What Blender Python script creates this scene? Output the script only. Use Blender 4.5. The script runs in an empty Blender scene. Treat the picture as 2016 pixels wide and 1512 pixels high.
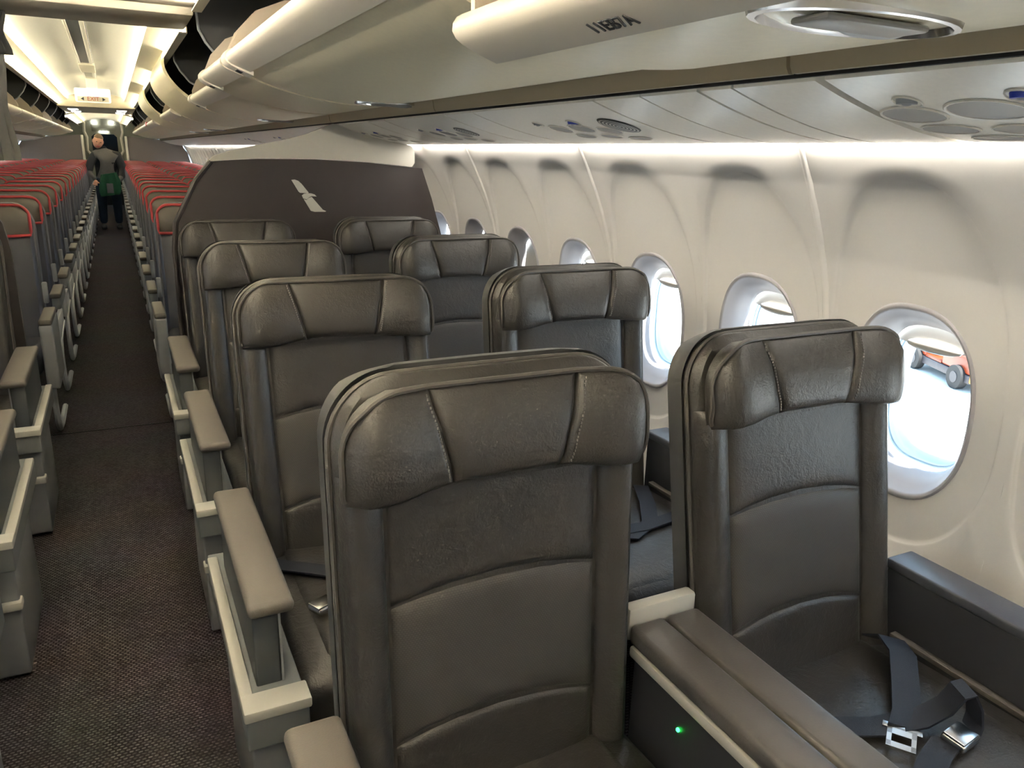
import bpy, bmesh, math, random
from mathutils import Vector, Matrix
random.seed(7)
S = bpy.context.scene
COL = S.collection
PI = math.pi

# ------------------------------------------------------------------ camera, world, sun, exposure
cam_d = bpy.data.cameras.new('camera'); cam = bpy.data.objects.new('camera', cam_d); COL.objects.link(cam)
cam_d.sensor_width = 36.0; cam_d.lens = 36.0 * 1520.14 / 2016.0; cam_d.clip_start = 0.02; cam_d.clip_end = 400
_F = Vector((0.43333218, 0.85588769, -0.28227556)); _R = Vector((0.89531007, -0.44467697, 0.02612027)); _U = Vector((0.10316542, 0.26404291, 0.95897771))
_m = Matrix(((_R.x, _U.x, -_F.x, 0.1136), (_R.y, _U.y, -_F.y, 0.0), (_R.z, _U.z, -_F.z, 1.4105), (0, 0, 0, 1)))
cam.matrix_world = _m
S.camera = cam
S.cycles.adaptive_threshold = 0.03; S.cycles.max_bounces = 6; S.cycles.diffuse_bounces = 3; S.cycles.glossy_bounces = 2; S.cycles.adaptive_threshold = 0.05
vs = S.view_settings
vs.view_transform = 'Standard'; vs.look = 'None'; vs.exposure = 2.2; vs.gamma = 1.0; vs.use_curve_mapping = False

W = bpy.data.worlds.new('world'); S.world = W; W.use_nodes = True
_bg = W.node_tree.nodes['Background']; _bg.inputs['Color'].default_value = (0.50, 0.75, 1.0, 1); _bg.inputs['Strength'].default_value = 1.5
sun_d = bpy.data.lights.new('sun', 'SUN'); sun_d.energy = 12.0; sun_d.angle = math.radians(2); sun_d.color = (1, 0.95, 0.86)
sun = bpy.data.objects.new('sun', sun_d); COL.objects.link(sun); sun.rotation_euler = (math.radians(22), 0, 0)

STRIP_E = 7.5      # side wall light strips
COVE_E = 15.0      # ceiling cove strips (rear cabin)
COVE_F = 88.0       # ceiling cove strips (front cabin)

# ------------------------------------------------------------------ materials
MATS = {}
def _nodes(name):
    m = bpy.data.materials.new(name); m.use_nodes = True
    nt = m.node_tree; b = nt.nodes['Principled BSDF']
    return m, nt, b
def mat(name, col, rough=0.5, metal=0.0, noise=0.0, nscale=40.0, bump=0.0, bscale=200.0, coat=0.0, spec=0.5, emit=None, estr=0.0, sheen=0.0, wrinkle=0.0):
    m, nt, b = _nodes(name)
    L = nt.links
    b.inputs['Base Color'].default_value = (*col, 1); b.inputs['Roughness'].default_value = rough
    b.inputs['Metallic'].default_value = metal; b.inputs['Specular IOR Level'].default_value = spec
    if coat: b.inputs['Coat Weight'].default_value = coat; b.inputs['Coat Roughness'].default_value = 0.25
    if sheen: b.inputs['Sheen Weight'].default_value = sheen
    if emit: b.inputs['Emission Color'].default_value = (*emit, 1); b.inputs['Emission Strength'].default_value = estr
    tc = nt.nodes.new('ShaderNodeTexCoord')
    if noise:
        n = nt.nodes.new('ShaderNodeTexNoise'); n.inputs['Scale'].default_value = nscale; n.inputs['Detail'].default_value = 4
        L.new(tc.outputs['Object'], n.inputs['Vector'])
        mx = nt.nodes.new('ShaderNodeMix'); mx.data_type = 'RGBA'
        mx.inputs[6].default_value = (*[c * (1 - noise) for c in col], 1); mx.inputs[7].default_value = (*[min(1, c * (1 + noise)) for c in col], 1)
        L.new(n.outputs['Fac'], mx.inputs[0]); L.new(mx.outputs[2], b.inputs['Base Color'])
    if bump:
        n2 = nt.nodes.new('ShaderNodeTexNoise'); n2.inputs['Scale'].default_value = bscale; n2.inputs['Detail'].default_value = 3
        L.new(tc.outputs['Object'], n2.inputs['Vector'])
        bp = nt.nodes.new('ShaderNodeBump'); bp.inputs['Strength'].default_value = bump; bp.inputs['Distance'].default_value = 0.002
        L.new(n2.outputs['Fac'], bp.inputs['Height']); L.new(bp.outputs['Normal'], b.inputs['Normal'])
        if wrinkle:
            n3 = nt.nodes.new('ShaderNodeTexNoise'); n3.inputs['Scale'].default_value = 38; n3.inputs['Detail'].default_value = 6; n3.inputs['Distortion'].default_value = 1.2
            L.new(tc.outputs['Object'], n3.inputs['Vector'])
            b3 = nt.nodes.new('ShaderNodeBump'); b3.inputs['Strength'].default_value = wrinkle; b3.inputs['Distance'].default_value = 0.006
            L.new(n3.outputs['Fac'], b3.inputs['Height']); L.new(b3.outputs['Normal'], bp.inputs['Normal'])
    MATS[name] = m
    return m
leather = mat('leather', (0.042, 0.0385, 0.0355), 0.38, noise=0.12, nscale=9, bump=0.35, bscale=320, wrinkle=0.22)
leather_side = mat('leather_side', (0.043, 0.0395, 0.0365), 0.36, noise=0.12, nscale=9, bump=0.3, bscale=320, wrinkle=0.30)
piping_m = mat('piping_leather', (0.072, 0.066, 0.060), 0.5, bump=0.2, bscale=300)
stitch_m = mat('stitch_thread', (0.16, 0.15, 0.14), 0.7)
shell_m = mat('seat_shell', (0.06, 0.06, 0.062), 0.45, bump=0.1, bscale=400)
armpad_m = mat('armrest_pad', (0.115, 0.102, 0.090), 0.5, noise=0.05, bump=0.2, bscale=350)
armgrey = mat('armrest_grey', (0.06, 0.066, 0.072), 0.45, noise=0.05)
silver = mat('silver_grey', (0.30, 0.31, 0.325), 0.38, metal=0.25, noise=0.05)
cream_rim = mat('cream_rim', (0.52, 0.50, 0.45), 0.4)
traygrey = mat('tray_grey', (0.19, 0.20, 0.205), 0.4, noise=0.04)
console_m = mat('console_dark', (0.035, 0.036, 0.042), 0.5)
console_pad = mat('console_pad', (0.09, 0.082, 0.078), 0.38, bump=0.15, bscale=260)
armblue = mat('window_ledge_grey', (0.065, 0.068, 0.082), 0.4, bump=0.1, bscale=300)
chrome = mat('brushed_metal', (0.72, 0.72, 0.73), 0.25, metal=1.0)
belt_m = mat('belt_webbing', (0.011, 0.014, 0.024), 0.6, bump=0.4, bscale=700)
wall_m = mat('sidewall', (0.72, 0.695, 0.665), 0.55, noise=0.02, nscale=500, bump=0.12, bscale=900)
recess_m = wall_m
trim_w = mat('window_trim', (0.36, 0.35, 0.37), 0.45)
shade_m = mat('window_shade', (0.36, 0.35, 0.33), 0.5)
gasket = mat('window_seal', (0.42, 0.55, 0.66), 0.5)
bin_m = mat('bin_plastic', (0.86, 0.78, 0.56), 0.33, noise=0.06, nscale=60, bump=0.08, bscale=500)
bin_tan = mat('bin_end_tan', (0.62, 0.52, 0.40), 0.5)
lip_m = mat('bin_lip', (0.76, 0.70, 0.585), 0.38)
fascia_m = mat('fascia_tan', (0.37, 0.31, 0.205), 0.5)
psu_m = mat('service_panel', (0.86, 0.82, 0.73), 0.28, noise=0.06, nscale=90, bump=0.08, bscale=700)
psu_dark = mat('service_recess', (0.30, 0.285, 0.26), 0.4)
blue_btn = mat('blue_button', (0.03, 0.06, 0.45), 0.3)
black_m = mat('black_gap', (0.008, 0.008, 0.009), 0.8)
cavity_m = mat('bin_cavity', (0.02, 0.021, 0.022), 0.7)
cavity_grey = mat('cavity_divider', (0.04, 0.041, 0.04), 0.6)
ceil_m = mat('ceiling_panel', (0.74, 0.72, 0.64), 0.6)
ledge_m = mat('ceiling_ledge', (0.70, 0.655, 0.53), 0.55)
header_m = mat('header_tan', (0.36, 0.32, 0.24), 0.55, noise=0.05)
part_m = mat('partition_brown', (0.044, 0.036, 0.036), 0.5, noise=0.14, nscale=6)
cream_m = mat('partition_cream', (0.60, 0.585, 0.53), 0.45)
emblem_m = mat('emblem_metal', (0.66, 0.66, 0.60), 0.35, metal=0.2)
econ_back = mat('economy_leather', (0.062, 0.064, 0.08), 0.4, noise=0.12, nscale=8)
econ_head = mat('economy_headrest', (0.15, 0.135, 0.115), 0.5, noise=0.1, nscale=10)
econ_shell = mat('economy_seat_edge', (0.11, 0.11, 0.125), 0.45)
red_m = mat('red_piping', (0.52, 0.055, 0.06), 0.5)
leg_m = mat('white_metal', (0.70, 0.72, 0.74), 0.3, metal=0.3)
curtain_m = mat('grey_curtain', (0.085, 0.083, 0.08), 0.8, noise=0.15, nscale=20)
curtain_unlit = mat('curtain_unlit', (0.012, 0.012, 0.012), 0.8)
galley_m = mat('galley_green_grey', (0.30, 0.31, 0.26), 0.5)
farpart_m = mat('far_partition', (0.22, 0.19, 0.185), 0.6, noise=0.05)
offwhite = mat('offwhite', (0.62, 0.60, 0.54), 0.5)
asphalt = mat('apron_concrete', (0.62, 0.62, 0.60), 0.9, noise=0.12, nscale=1.2)
joint_m = mat('apron_joint', (0.30, 0.30, 0.31), 0.9)
orange_m = mat('vehicle_orange', (0.16, 0.021, 0.003), 0.45)
yellow_m = mat('vehicle_yellow', (0.17, 0.085, 0.006), 0.45)
rubber = mat('tyre_rubber', (0.006, 0.006, 0.007), 0.8)
hull_m = mat('vehicle_grey', (0.022, 0.02, 0.026), 0.6)
strip_m = mat('strip_light', (1, 1, 1), 0.5, emit=(1.0, 0.94, 0.84), estr=STRIP_E)
cove_m = mat('cove_light', (1, 1, 1), 0.5, emit=(1.0, 0.92, 0.70), estr=COVE_E)
covef_m = mat('cove_light_front', (1, 1, 1), 0.5, emit=(1.0, 0.93, 0.82), estr=COVE_F)
lamp_m = mat('aisle_lamp', (1, 1, 1), 0.5, emit=(1.0, 0.98, 0.88), estr=6.0)
exit_m = mat('exit_face', (0.85, 0.78, 0.52), 0.5, emit=(1.0, 0.88, 0.55), estr=0.35)
exit_red = mat('exit_letters', (0.50, 0.08, 0.06), 0.5)
led_m = mat('green_led', (0.0, 0.3, 0.02), 0.3, emit=(0.02, 1.0, 0.1), estr=3.0)
ink = mat('placard_ink', (0.06, 0.06, 0.06), 0.6)
skin_m = mat('skin', (0.62, 0.32, 0.22), 0.55)
hair_m = mat('hair', (0.10, 0.06, 0.035), 0.7)
jacket_m = mat('dark_jacket', (0.028, 0.030, 0.036), 0.75, noise=0.2)
grey_shirt = mat('grey_shirt', (0.13, 0.125, 0.125), 0.8, noise=0.15)
jeans_m = mat('blue_jeans', (0.012, 0.028, 0.055), 0.8, noise=0.2)
green_m = mat('green_cloth', (0.012, 0.085, 0.035), 0.8, noise=0.25)
shoe_m = mat('dark_shoe', (0.02, 0.02, 0.022), 0.6)
eye_m = mat('eye_dark', (0.02, 0.015, 0.012), 0.4)

def mk_carpet():
    m, nt, b = _nodes('carpet'); L = nt.links
    tc = nt.nodes.new('ShaderNodeTexCoord')
    mp = nt.nodes.new('ShaderNodeMapping'); L.new(tc.outputs['Object'], mp.inputs['Vector'])
    br = nt.nodes.new('ShaderNodeTexBrick'); L.new(mp.outputs['Vector'], br.inputs['Vector'])
    br.inputs['Scale'].default_value = 1.0; br.inputs['Brick Width'].default_value = 0.0135; br.inputs['Row Height'].default_value = 0.0095
    br.inputs['Mortar Size'].default_value = 0.0036; br.inputs['Mortar Smooth'].default_value = 0.6; br.inputs['Bias'].default_value = -0.2
    br.inputs['Color1'].default_value = (0.150, 0.140, 0.142, 1); br.inputs['Color2'].default_value = (0.070, 0.062, 0.060, 1); br.inputs['Mortar'].default_value = (0.038, 0.033, 0.034, 1)
    n = nt.nodes.new('ShaderNodeTexNoise'); n.inputs['Scale'].default_value = 260; L.new(tc.outputs['Object'], n.inputs['Vector'])
    n2 = nt.nodes.new('ShaderNodeTexNoise'); n2.inputs['Scale'].default_value = 3; n2.inputs['Detail'].default_value = 5; L.new(tc.outputs['Object'], n2.inputs['Vector'])
    mx = nt.nodes.new('ShaderNodeMix'); mx.data_type = 'RGBA'; mx.blend_type = 'MULTIPLY'; mx.inputs[0].default_value = 0.7
    L.new(br.outputs['Color'], mx.inputs[6])
    cr = nt.nodes.new('ShaderNodeValToRGB'); cr.color_ramp.elements[0].position = 0.3; cr.color_ramp.elements[0].color = (0.55, 0.5, 0.5, 1); cr.color_ramp.elements[1].position = 0.7; cr.color_ramp.elements[1].color = (1.3, 1.25, 1.3, 1)
    L.new(n.outputs['Fac'], cr.inputs['Fac']); L.new(cr.outputs['Color'], mx.inputs[7])
    mx2 = nt.nodes.new('ShaderNodeMix'); mx2.data_type = 'RGBA'; mx2.blend_type = 'MULTIPLY'; mx2.inputs[0].default_value = 0.4
    L.new(mx.outputs[2], mx2.inputs[6]); L.new(n2.outputs['Color'], mx2.inputs[7])
    L.new(mx2.outputs[2], b.inputs['Base Color'])
    b.inputs['Roughness'].default_value = 0.95; b.inputs['Specular IOR Level'].default_value = 0.1
    bp = nt.nodes.new('ShaderNodeBump'); bp.inputs['Strength'].default_value = 0.6; bp.inputs['Distance'].default_value = 0.003
    L.new(br.outputs['Fac'], bp.inputs['Height']); L.new(bp.outputs['Normal'], b.inputs['Normal'])
    return m
carpet_m = mk_carpet()
def mk_knit():
    m, nt, b = _nodes('knit_leather'); L = nt.links
    tc = nt.nodes.new('ShaderNodeTexCoord')
    br = nt.nodes.new('ShaderNodeTexBrick')
    mp = nt.nodes.new('ShaderNodeMapping'); mp.inputs['Rotation'].default_value = (PI / 2, 0, 0); L.new(tc.outputs['Object'], mp.inputs['Vector']); L.new(mp.outputs['Vector'], br.inputs['Vector'])
    br.inputs['Scale'].default_value = 1.0; br.inputs['Brick Width'].default_value = 0.005; br.inputs['Row Height'].default_value = 0.0035; br.inputs['Mortar Size'].default_value = 0.0009
    br.inputs['Color1'].default_value = (0.066, 0.062, 0.058, 1); br.inputs['Color2'].default_value = (0.071, 0.067, 0.062, 1); br.inputs['Mortar'].default_value = (0.05, 0.046, 0.042, 1)
    L.new(br.outputs['Color'], b.inputs['Base Color']); b.inputs['Roughness'].default_value = 0.5
    bp = nt.nodes.new('ShaderNodeBump'); bp.invert = True; bp.inputs['Strength'].default_value = 0.5; bp.inputs['Distance'].default_value = 0.001
    L.new(br.outputs['Fac'], bp.inputs['Height']); L.new(bp.outputs['Normal'], b.inputs['Normal'])
    return m
knit_m = mk_knit()
def mk_glass():
    m = bpy.data.materials.new('window_pane'); m.use_nodes = True; nt = m.node_tree
    nt.nodes.remove(nt.nodes['Principled BSDF'])
    out = nt.nodes['Material Output']; t = nt.nodes.new('ShaderNodeBsdfTransparent'); t.inputs['Color'].default_value = (0.95, 0.97, 0.98, 1)
    g = nt.nodes.new('ShaderNodeBsdfGlossy'); g.inputs['Roughness'].default_value = 0.02
    mx = nt.nodes.new('ShaderNodeMixShader'); mx.inputs[0].default_value = 0.06
    nt.links.new(t.outputs[0], mx.inputs[1]); nt.links.new(g.outputs[0], mx.inputs[2]); nt.links.new(mx.outputs[0], out.inputs['Surface'])
    return m
glass_m = mk_glass()
def mk_grille():
    m, nt, b = _nodes('speaker_grille'); L = nt.links
    tc = nt.nodes.new('ShaderNodeTexCoord'); w = nt.nodes.new('ShaderNodeTexWave'); w.wave_type = 'RINGS'; w.rings_direction = 'Z'; w.inputs['Scale'].default_value = 34
    L.new(tc.outputs['Object'], w.inputs['Vector'])
    cr = nt.nodes.new('ShaderNodeValToRGB'); cr.color_ramp.elements[0].position = 0.45; cr.color_ramp.elements[0].color = (0.02, 0.02, 0.02, 1); cr.color_ramp.elements[1].position = 0.6; cr.color_ramp.elements[1].color = (0.55, 0.53, 0.49, 1)
    L.new(w.outputs['Fac'], cr.inputs['Fac']); L.new(cr.outputs['Color'], b.inputs['Base Color'])
    return m
grille_m = mk_grille()

# ------------------------------------------------------------------ mesh helpers
_rb = {}
def rbox_data(sx, sy, sz, r, seg):
    k = (round(sx, 5), round(sy, 5), round(sz, 5), round(r, 5), seg)
    if k not in _rb:
        bm = bmesh.new(); bmesh.ops.create_cube(bm, size=1.0)
        for v in bm.verts: v.co = Vector((v.co.x * sx, v.co.y * sy, v.co.z * sz))
        r2 = min(r, 0.49 * min(sx, sy, sz))
        if r2 > 0: bmesh.ops.bevel(bm, geom=list(bm.edges), offset=r2, segments=seg, profile=0.5, affect='EDGES')
        bm.verts.ensure_lookup_table(); bm.verts.index_update()
        _rb[k] = ([tuple(v.co) for v in bm.verts], [[v.index for v in f.verts] for f in bm.faces]); bm.free()
    return _rb[k]
class MB:
    def __init__(s): s.v = []; s.f = []
    def add(s, v, f):
        o = len(s.v); s.v += [tuple(p) for p in v]; s.f += [[i + o for i in q] for q in f]; return s
    def box(s, x0, x1, y0, y1, z0, z1, r=0.0, seg=2):
        v, f = rbox_data(x1 - x0, y1 - y0, z1 - z0, r, seg)
        c = ((x0 + x1) / 2, (y0 + y1) / 2, (z0 + z1) / 2)
        return s.add([(p[0] + c[0], p[1] + c[1], p[2] + c[2]) for p in v], f)
    def prism(s, poly, axis, a, b):
        n = len(poly)
        def P(p, t): return {'x': (t, p[0], p[1]), 'y': (p[0], t, p[1]), 'z': (p[0], p[1], t)}[axis]
        v = [P(p, a) for p in poly] + [P(p, b) for p in poly]
        f = [[i, (i + 1) % n, n + (i + 1) % n, n + i] for i in range(n)] + [list(range(n))[::-1], [n + i for i in range(n)]]
        return s.add(v, f)
    def tube(s, pts, r, n=8, closed=False):
        pts = [Vector(p) for p in pts]; m = len(pts); rings = []
        up = None
        for i, p in enumerate(pts):
            a = pts[(i - 1) % m] if (closed or i > 0) else p; b = pts[(i + 1) % m] if (closed or i < m - 1) else p
            t = (b - a).normalized()
            if up is None:
                up = Vector((0, 0, 1)) if abs(t.z) < 0.9 else Vector((1, 0, 0))
            n1 = (up - t * up.dot(t)).normalized(); n2 = t.cross(n1); up = n1
            rr = r[i] if isinstance(r, (list, tuple)) else r
            rings.append([p + n1 * (rr * math.cos(2 * PI * k / n)) + n2 * (rr * math.sin(2 * PI * k / n)) for k in range(n)])
        return s.rings(rings, closed, not closed)
    def rings(s, rings, closed=False, caps=True):
        n = len(rings[0]); m = len(rings); v = [p for R in rings for p in R]; f = []
        for i in range(m if closed else m - 1):
            a = i * n; b = ((i + 1) % m) * n
            f += [[a + k, a + (k + 1) % n, b + (k + 1) % n, b + k] for k in range(n)]
        if caps: f += [list(range(n))[::-1], [(m - 1) * n + k for k in range(n)]]
        return s.add(v, f)
    def grid(s, fn, us, vs):
        nu = len(us); nv = len(vs); v = [fn(u, w) for w in vs for u in us]
        f = [[j * nu + i, j * nu + i + 1, (j + 1) * nu + i + 1, (j + 1) * nu + i] for j in range(nv - 1) for i in range(nu - 1)]
        return s.add(v, f)
    def cyl(s, p0, p1, r0, r1=None, n=16):
        return s.tube([p0, p1], [r0, r0 if r1 is None else r1], n)
    def ell(s, c, r, n=16, m=10):
        v = []; f = []
        for j in range(m + 1):
            t = PI * j / m
            for i in range(n):
                a = 2 * PI * i / n; v.append((c[0] + r[0] * math.sin(t) * math.cos(a), c[1] + r[1] * math.sin(t) * math.sin(a), c[2] + r[2] * math.cos(t)))
        for j in range(m):
            f += [[j * n + i, j * n + (i + 1) % n, (j + 1) * n + (i + 1) % n, (j + 1) * n + i] for i in range(n)]
        return s.add(v, f)
    def shift(s, d): s.v = [(p[0] + d[0], p[1] + d[1], p[2] + d[2]) for p in s.v]; return s
    def mirror(s): s.v = [(-p[0], p[1], p[2]) for p in s.v]; s.f = [q[::-1] for q in s.f]; return s
    def mesh(s, name, m, angle=38, fix=True):
        me = bpy.data.meshes.new(name); me.from_pydata(s.v, [], s.f)
        if fix:
            bm = bmesh.new(); bm.from_mesh(me); bmesh.ops.recalc_face_normals(bm, faces=bm.faces); bm.to_mesh(me); bm.free()
        me.materials.append(m)
        me.polygons.foreach_set('use_smooth', [True] * len(me.polygons)); me.set_sharp_from_angle(angle=math.radians(angle)); me.update()
        return me
    def build(s, name, m, parent=None, loc=(0, 0, 0), rot=(0, 0, 0), angle=38, fix=True):
        return inst(name, s.mesh(name, m, angle, fix), parent, loc, rot)
def inst(name, me, parent=None, loc=(0, 0, 0), rot=(0, 0, 0)):
    o = bpy.data.objects.new(name, me); COL.objects.link(o); o.location = loc; o.rotation_euler = rot
    if parent: o.parent = parent
    return o
def tag(o, label, cat, group=None):
    o['label'] = label; o['category'] = cat
    if group: o['group'] = group
    return o
def thing(name, label, cat, loc=(0, 0, 0), group=None, rz=0):
    o = bpy.data.objects.new(name, None); COL.objects.link(o); o.location = loc; o.rotation_euler = (0, 0, rz); o.empty_display_size = 0.1
    return tag(o, label, cat, group)
def struct(o): o['kind'] = 'structure'; return o
def copy_tree(o, parent=None):
    c = o.copy(); COL.objects.link(c); c.parent = parent
    for ch in o.children: copy_tree(ch, c)
    return c
def lerp(a, b, t): return a + (b - a) * t
def sst(a, b, x):
    t = min(1, max(0, (x - a) / (b - a))); return t * t * (3 - 2 * t)
def text_mesh(body, size, m, extrude=0.0008):
    cu = bpy.data.curves.new('lettering', 'FONT'); cu.body = body; cu.size = size; cu.extrude = extrude; cu.align_x = 'CENTER'; cu.align_y = 'CENTER'
    o = bpy.data.objects.new('lettering', cu); COL.objects.link(o)
    bpy.context.view_layer.update()
    me = bpy.data.meshes.new_from_object(o.evaluated_get(bpy.context.evaluated_depsgraph_get()))
    bpy.data.objects.remove(o); me.materials.clear(); me.materials.append(m)
    return me
ORD = ['first', 'second', 'third', 'fourth', 'fifth', 'sixth', 'seventh', 'eighth', 'ninth', 'tenth', 'eleventh', 'twelfth', 'thirteenth', 'fourteenth', 'fifteenth', 'sixteenth', 'seventeenth', 'eighteenth', 'nineteenth', 'twentieth', 'twenty-first', 'twenty-second', 'twenty-third', 'twenty-fourth']

Y0, Y1 = -2.4, 19.8           # cabin ends
YP = 4.05                     # partition behind the front cabin
# ------------------------------------------------------------------ floor
fl = MB().box(-1.75, 1.75, Y0, 4.30, -0.06, 0.0).build('floor', carpet_m); struct(fl)
fl2 = MB().box(-1.75, 1.75, 4.304, Y1 + 2.5, -0.06, 0.0).build('floor', carpet_m); struct(fl2)
o = MB().box(-0.30, 0.30, 4.297, 4.307, -0.002, 0.003, 0.001).build('trim_1', black_m); struct(o)

# ------------------------------------------------------------------ side walls with windows
PROF = [(-0.06, 1.50), (0.0, 1.56), (0.15, 1.655), (0.35, 1.725), (0.55, 1.762), (0.75, 1.775), (0.9, 1.768), (1.0, 1.757), (1.1, 1.737), (1.2, 1.706), (1.3, 1.664), (1.38, 1.624), (1.44, 1.592), (1.475, 1.572)]
def wx(z):
    if z <= PROF[0][0]: return PROF[0][1]
    for (a, xa), (b, xb) in zip(PROF, PROF[1:]):
        if z <= b: return lerp(xa, xb, (z - a) / (b - a))
    return PROF[-1][1]
WC = 0.866; WA, WB = 0.157, 0.226; WY0 = 1.165; WP = 0.508
def sup(a, b, n, th):
    c, s_ = math.cos(th), math.sin(th)
    return a * math.copysign(abs(c) ** (2 / n), c), b * math.copysign(abs(s_) ** (2 / n), s_)
NR = 64
def bay_mesh(sgn, groove):
    hb = WP / 2 - (0.004 if groove else 0.0)
    ths = [2 * PI * (k + 0.5) / NR for k in range(NR)]
    rings = []
    def recd(z): return 0.007 + 0.008 * sst(0.95, 1.40, z)
    for (t, kind) in [(0.0, 'h'), (0.35, 'i'), (0.7, 'i'), (0.9, 'i'), (0.955, 'r0'), (1.0, 'r1'), (1.05, 'r2'), (0.5, 'm'), (1.0, 'o')]:
        R = []
        for th in ths:
            hy, hz = sup(WA, WB, 2.5, th); hz += WC
            ry, rz = sup(0.234, 0.522 if math.sin(th) > 0 else 0.350, 2.55, th); rz += WC
            if kind == 'h': y, z, d = hy, hz, recd(hz)
            elif kind == 'i': y, z = lerp(hy, ry, t), lerp(hz, rz, t); d = recd(z)
            elif kind == 'r0': y, z = ry * 0.982, lerp(WC, rz, 0.984); d = recd(z) * 0.93
            elif kind == 'r1': y, z = ry * 0.996, lerp(WC, rz, 0.997); d = recd(z) * 0.35
            elif kind == 'r2': y, z = ry * 1.010, lerp(WC, rz, 1.008); d = 0.0
            else:
                # rectangle boundary along the ray from the centre
                dy, dz = ry, rz - WC
                k = 1e9
                if abs(dy) > 1e-6: k = min(k, hb / abs(dy))
                if dz > 1e-6: k = min(k, (1.475 - WC) / dz)
                if dz < -1e-6: k = min(k, (-0.06 - WC) / dz)
                by, bz = dy * k, WC + dz * k
                if kind == 'o': y, z, d = by, bz, 0.0
                else: y, z, d = lerp(ry * 1.035, by, 0.5), lerp(lerp(WC, rz, 1.022), bz, 0.5), 0.0
            R.append([y, z, d])
        rings.append(R)
    # snap corners
    for cy in (-hb, hb):
        for cz in (-0.06, 1.475):
            k = min(range(NR), key=lambda i: (rings[-1][i][0] - cy) ** 2 + 0.3 * (rings[-1][i][1] - cz) ** 2)
            rings[-1][k] = [cy, cz, 0.0]
    # densify the outer band so that the wall curve is followed
    out = rings[:-2]
    for q in (0.3, 0.65, 1.0):
        out.append([[lerp(a[0], b[0], q), lerp(a[1], b[1], q), 0.0] for a, b in zip(rings[-3], rings[-1])])
    mb = MB()
    mb.rings([[(sgn * (wx(z) + d), y, z) for y, z, d in R] for R in out], False, False)
    return mb.mesh('wall_panel', wall_m, 60)
BAY = {(s_, g): bay_mesh(s_, g) for s_ in (1, -1) for g in (True,)}
def trim_mesh(sgn):
    mb = MB(); ths = [2 * PI * (k + 0.5) / NR for k in range(NR)]
    prof = [(1.075, 0.006), (1.07, -0.004), (1.045, -0.0075), (1.015, -0.006), (0.995, -0.001), (0.975, 0.004), (0.90, 0.022), (0.84, 0.046), (0.80, 0.066), (0.785, 0.072), (0.78, 0.080)]
    R = []
    for s_, d in prof:
        ring = []
        for th in ths:
            y, z = sup(WA, WB, 2.5 + (1 - s_) * 1.5, th)
            zz = WC + z * (s_ + (0.0 if s_ > 0.98 else 0.02))
            ring.append((sgn * (wx(WC + z) + 0.007 + 0.008 * sst(0.95, 1.40, WC + z) + d), y * s_, zz))
        R.append(ring)
    mb.rings(R, False, False)
    return mb.mesh('window_trim', trim_w, 50, True)
def seal_mesh(sgn):
    mb = MB(); ths = [2 * PI * (k + 0.5) / NR for k in range(NR)]; R = []
    for s_, d in [(0.785, 0.078), (0.765, 0.080), (0.76, 0.088), (0.745, 0.090), (0.74, 0.105), (0.72, 0.112), (0.715, 0.14)]:
        R.append([(sgn * (1.785 + d), sup(WA, WB, 3.0, th)[0] * s_, WC + sup(WA, WB, 3.0, th)[1] * s_) for th in ths])
    mb.rings(R, False, False)
    return mb.mesh('window_seal', gasket, 40)
def pane_mesh(sgn):
    mb = MB(); ths = [2 * PI * (k + 0.5) / NR for k in range(NR)]
    ring = lambda x: [(sgn * x, sup(WA, WB, 3.0, th)[0] * 0.75, WC + sup(WA, WB, 3.0, th)[1] * 0.75) for th in ths]
    mb.rings([ring(1.881), ring(1.884)], False, True)
    return mb.mesh('pane', glass_m, 40)
def shade_mesh(sgn, drop):
    # a pull-down shade: drop is the share of the opening that it covers
    zt = WC + WB * 0.80; zb = lerp(zt, WC - WB * 0.80, drop); a = WA * 0.80; pts = []
    n = 14
    top = []
    for i in range(n + 1):
        y = lerp(-a, a, i / n); lim = WC + WB * 0.80 * max(0.0, 1 - abs(y / a) ** 3.0) ** (1 / 3.0)
        top.append((y, lim))
    bot = [(y, max(WC - WB * 0.8 * max(0.0, 1 - abs(y / a) ** 3.0) ** (1 / 3.0), zb)) for y, _ in top] if drop > 0.9 else [(y, min(lim, zb - 0.012 * math.cos(PI / 2 * y / a))) for y, lim in top]
    mb = MB(); v = []; f = []
    for x in (1.846, 1.852):
        v += [(sgn * x, y, z) for y, z in top] + [(sgn * x, y, z) for y, z in bot]
    m = n + 1
    for b in (0, 2 * m):
        f += [[b + i, b + i + 1, b + m + i + 1, b + m + i] for i in range(n)]
    f += [[m + i, m + i + 1, 3 * m + i + 1, 3 * m + i] for i in range(n)]
    mb.add(v, f)
    return mb.mesh('shade', shade_m, 40)
def shade_lip(sgn, drop):
    zt = WC + WB * 0.80; zb = lerp(zt, WC - WB * 0.80, drop)
    mb = MB(); mb.ell((sgn * 1.842, 0, zb - 0.004), (0.012, 0.075, 0.016), 14, 8)
    return mb.mesh('shade_handle', shade_m)
TR = {s_: (trim_mesh(s_), seal_mesh(s_), pane_mesh(s_)) for s_ in (1, -1)}
SH = {(s_, d): (shade_mesh(s_, d), shade_lip(s_, d)) for s_ in (1, -1) for d in (0.13, 1.0)}
wn = 0
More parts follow.
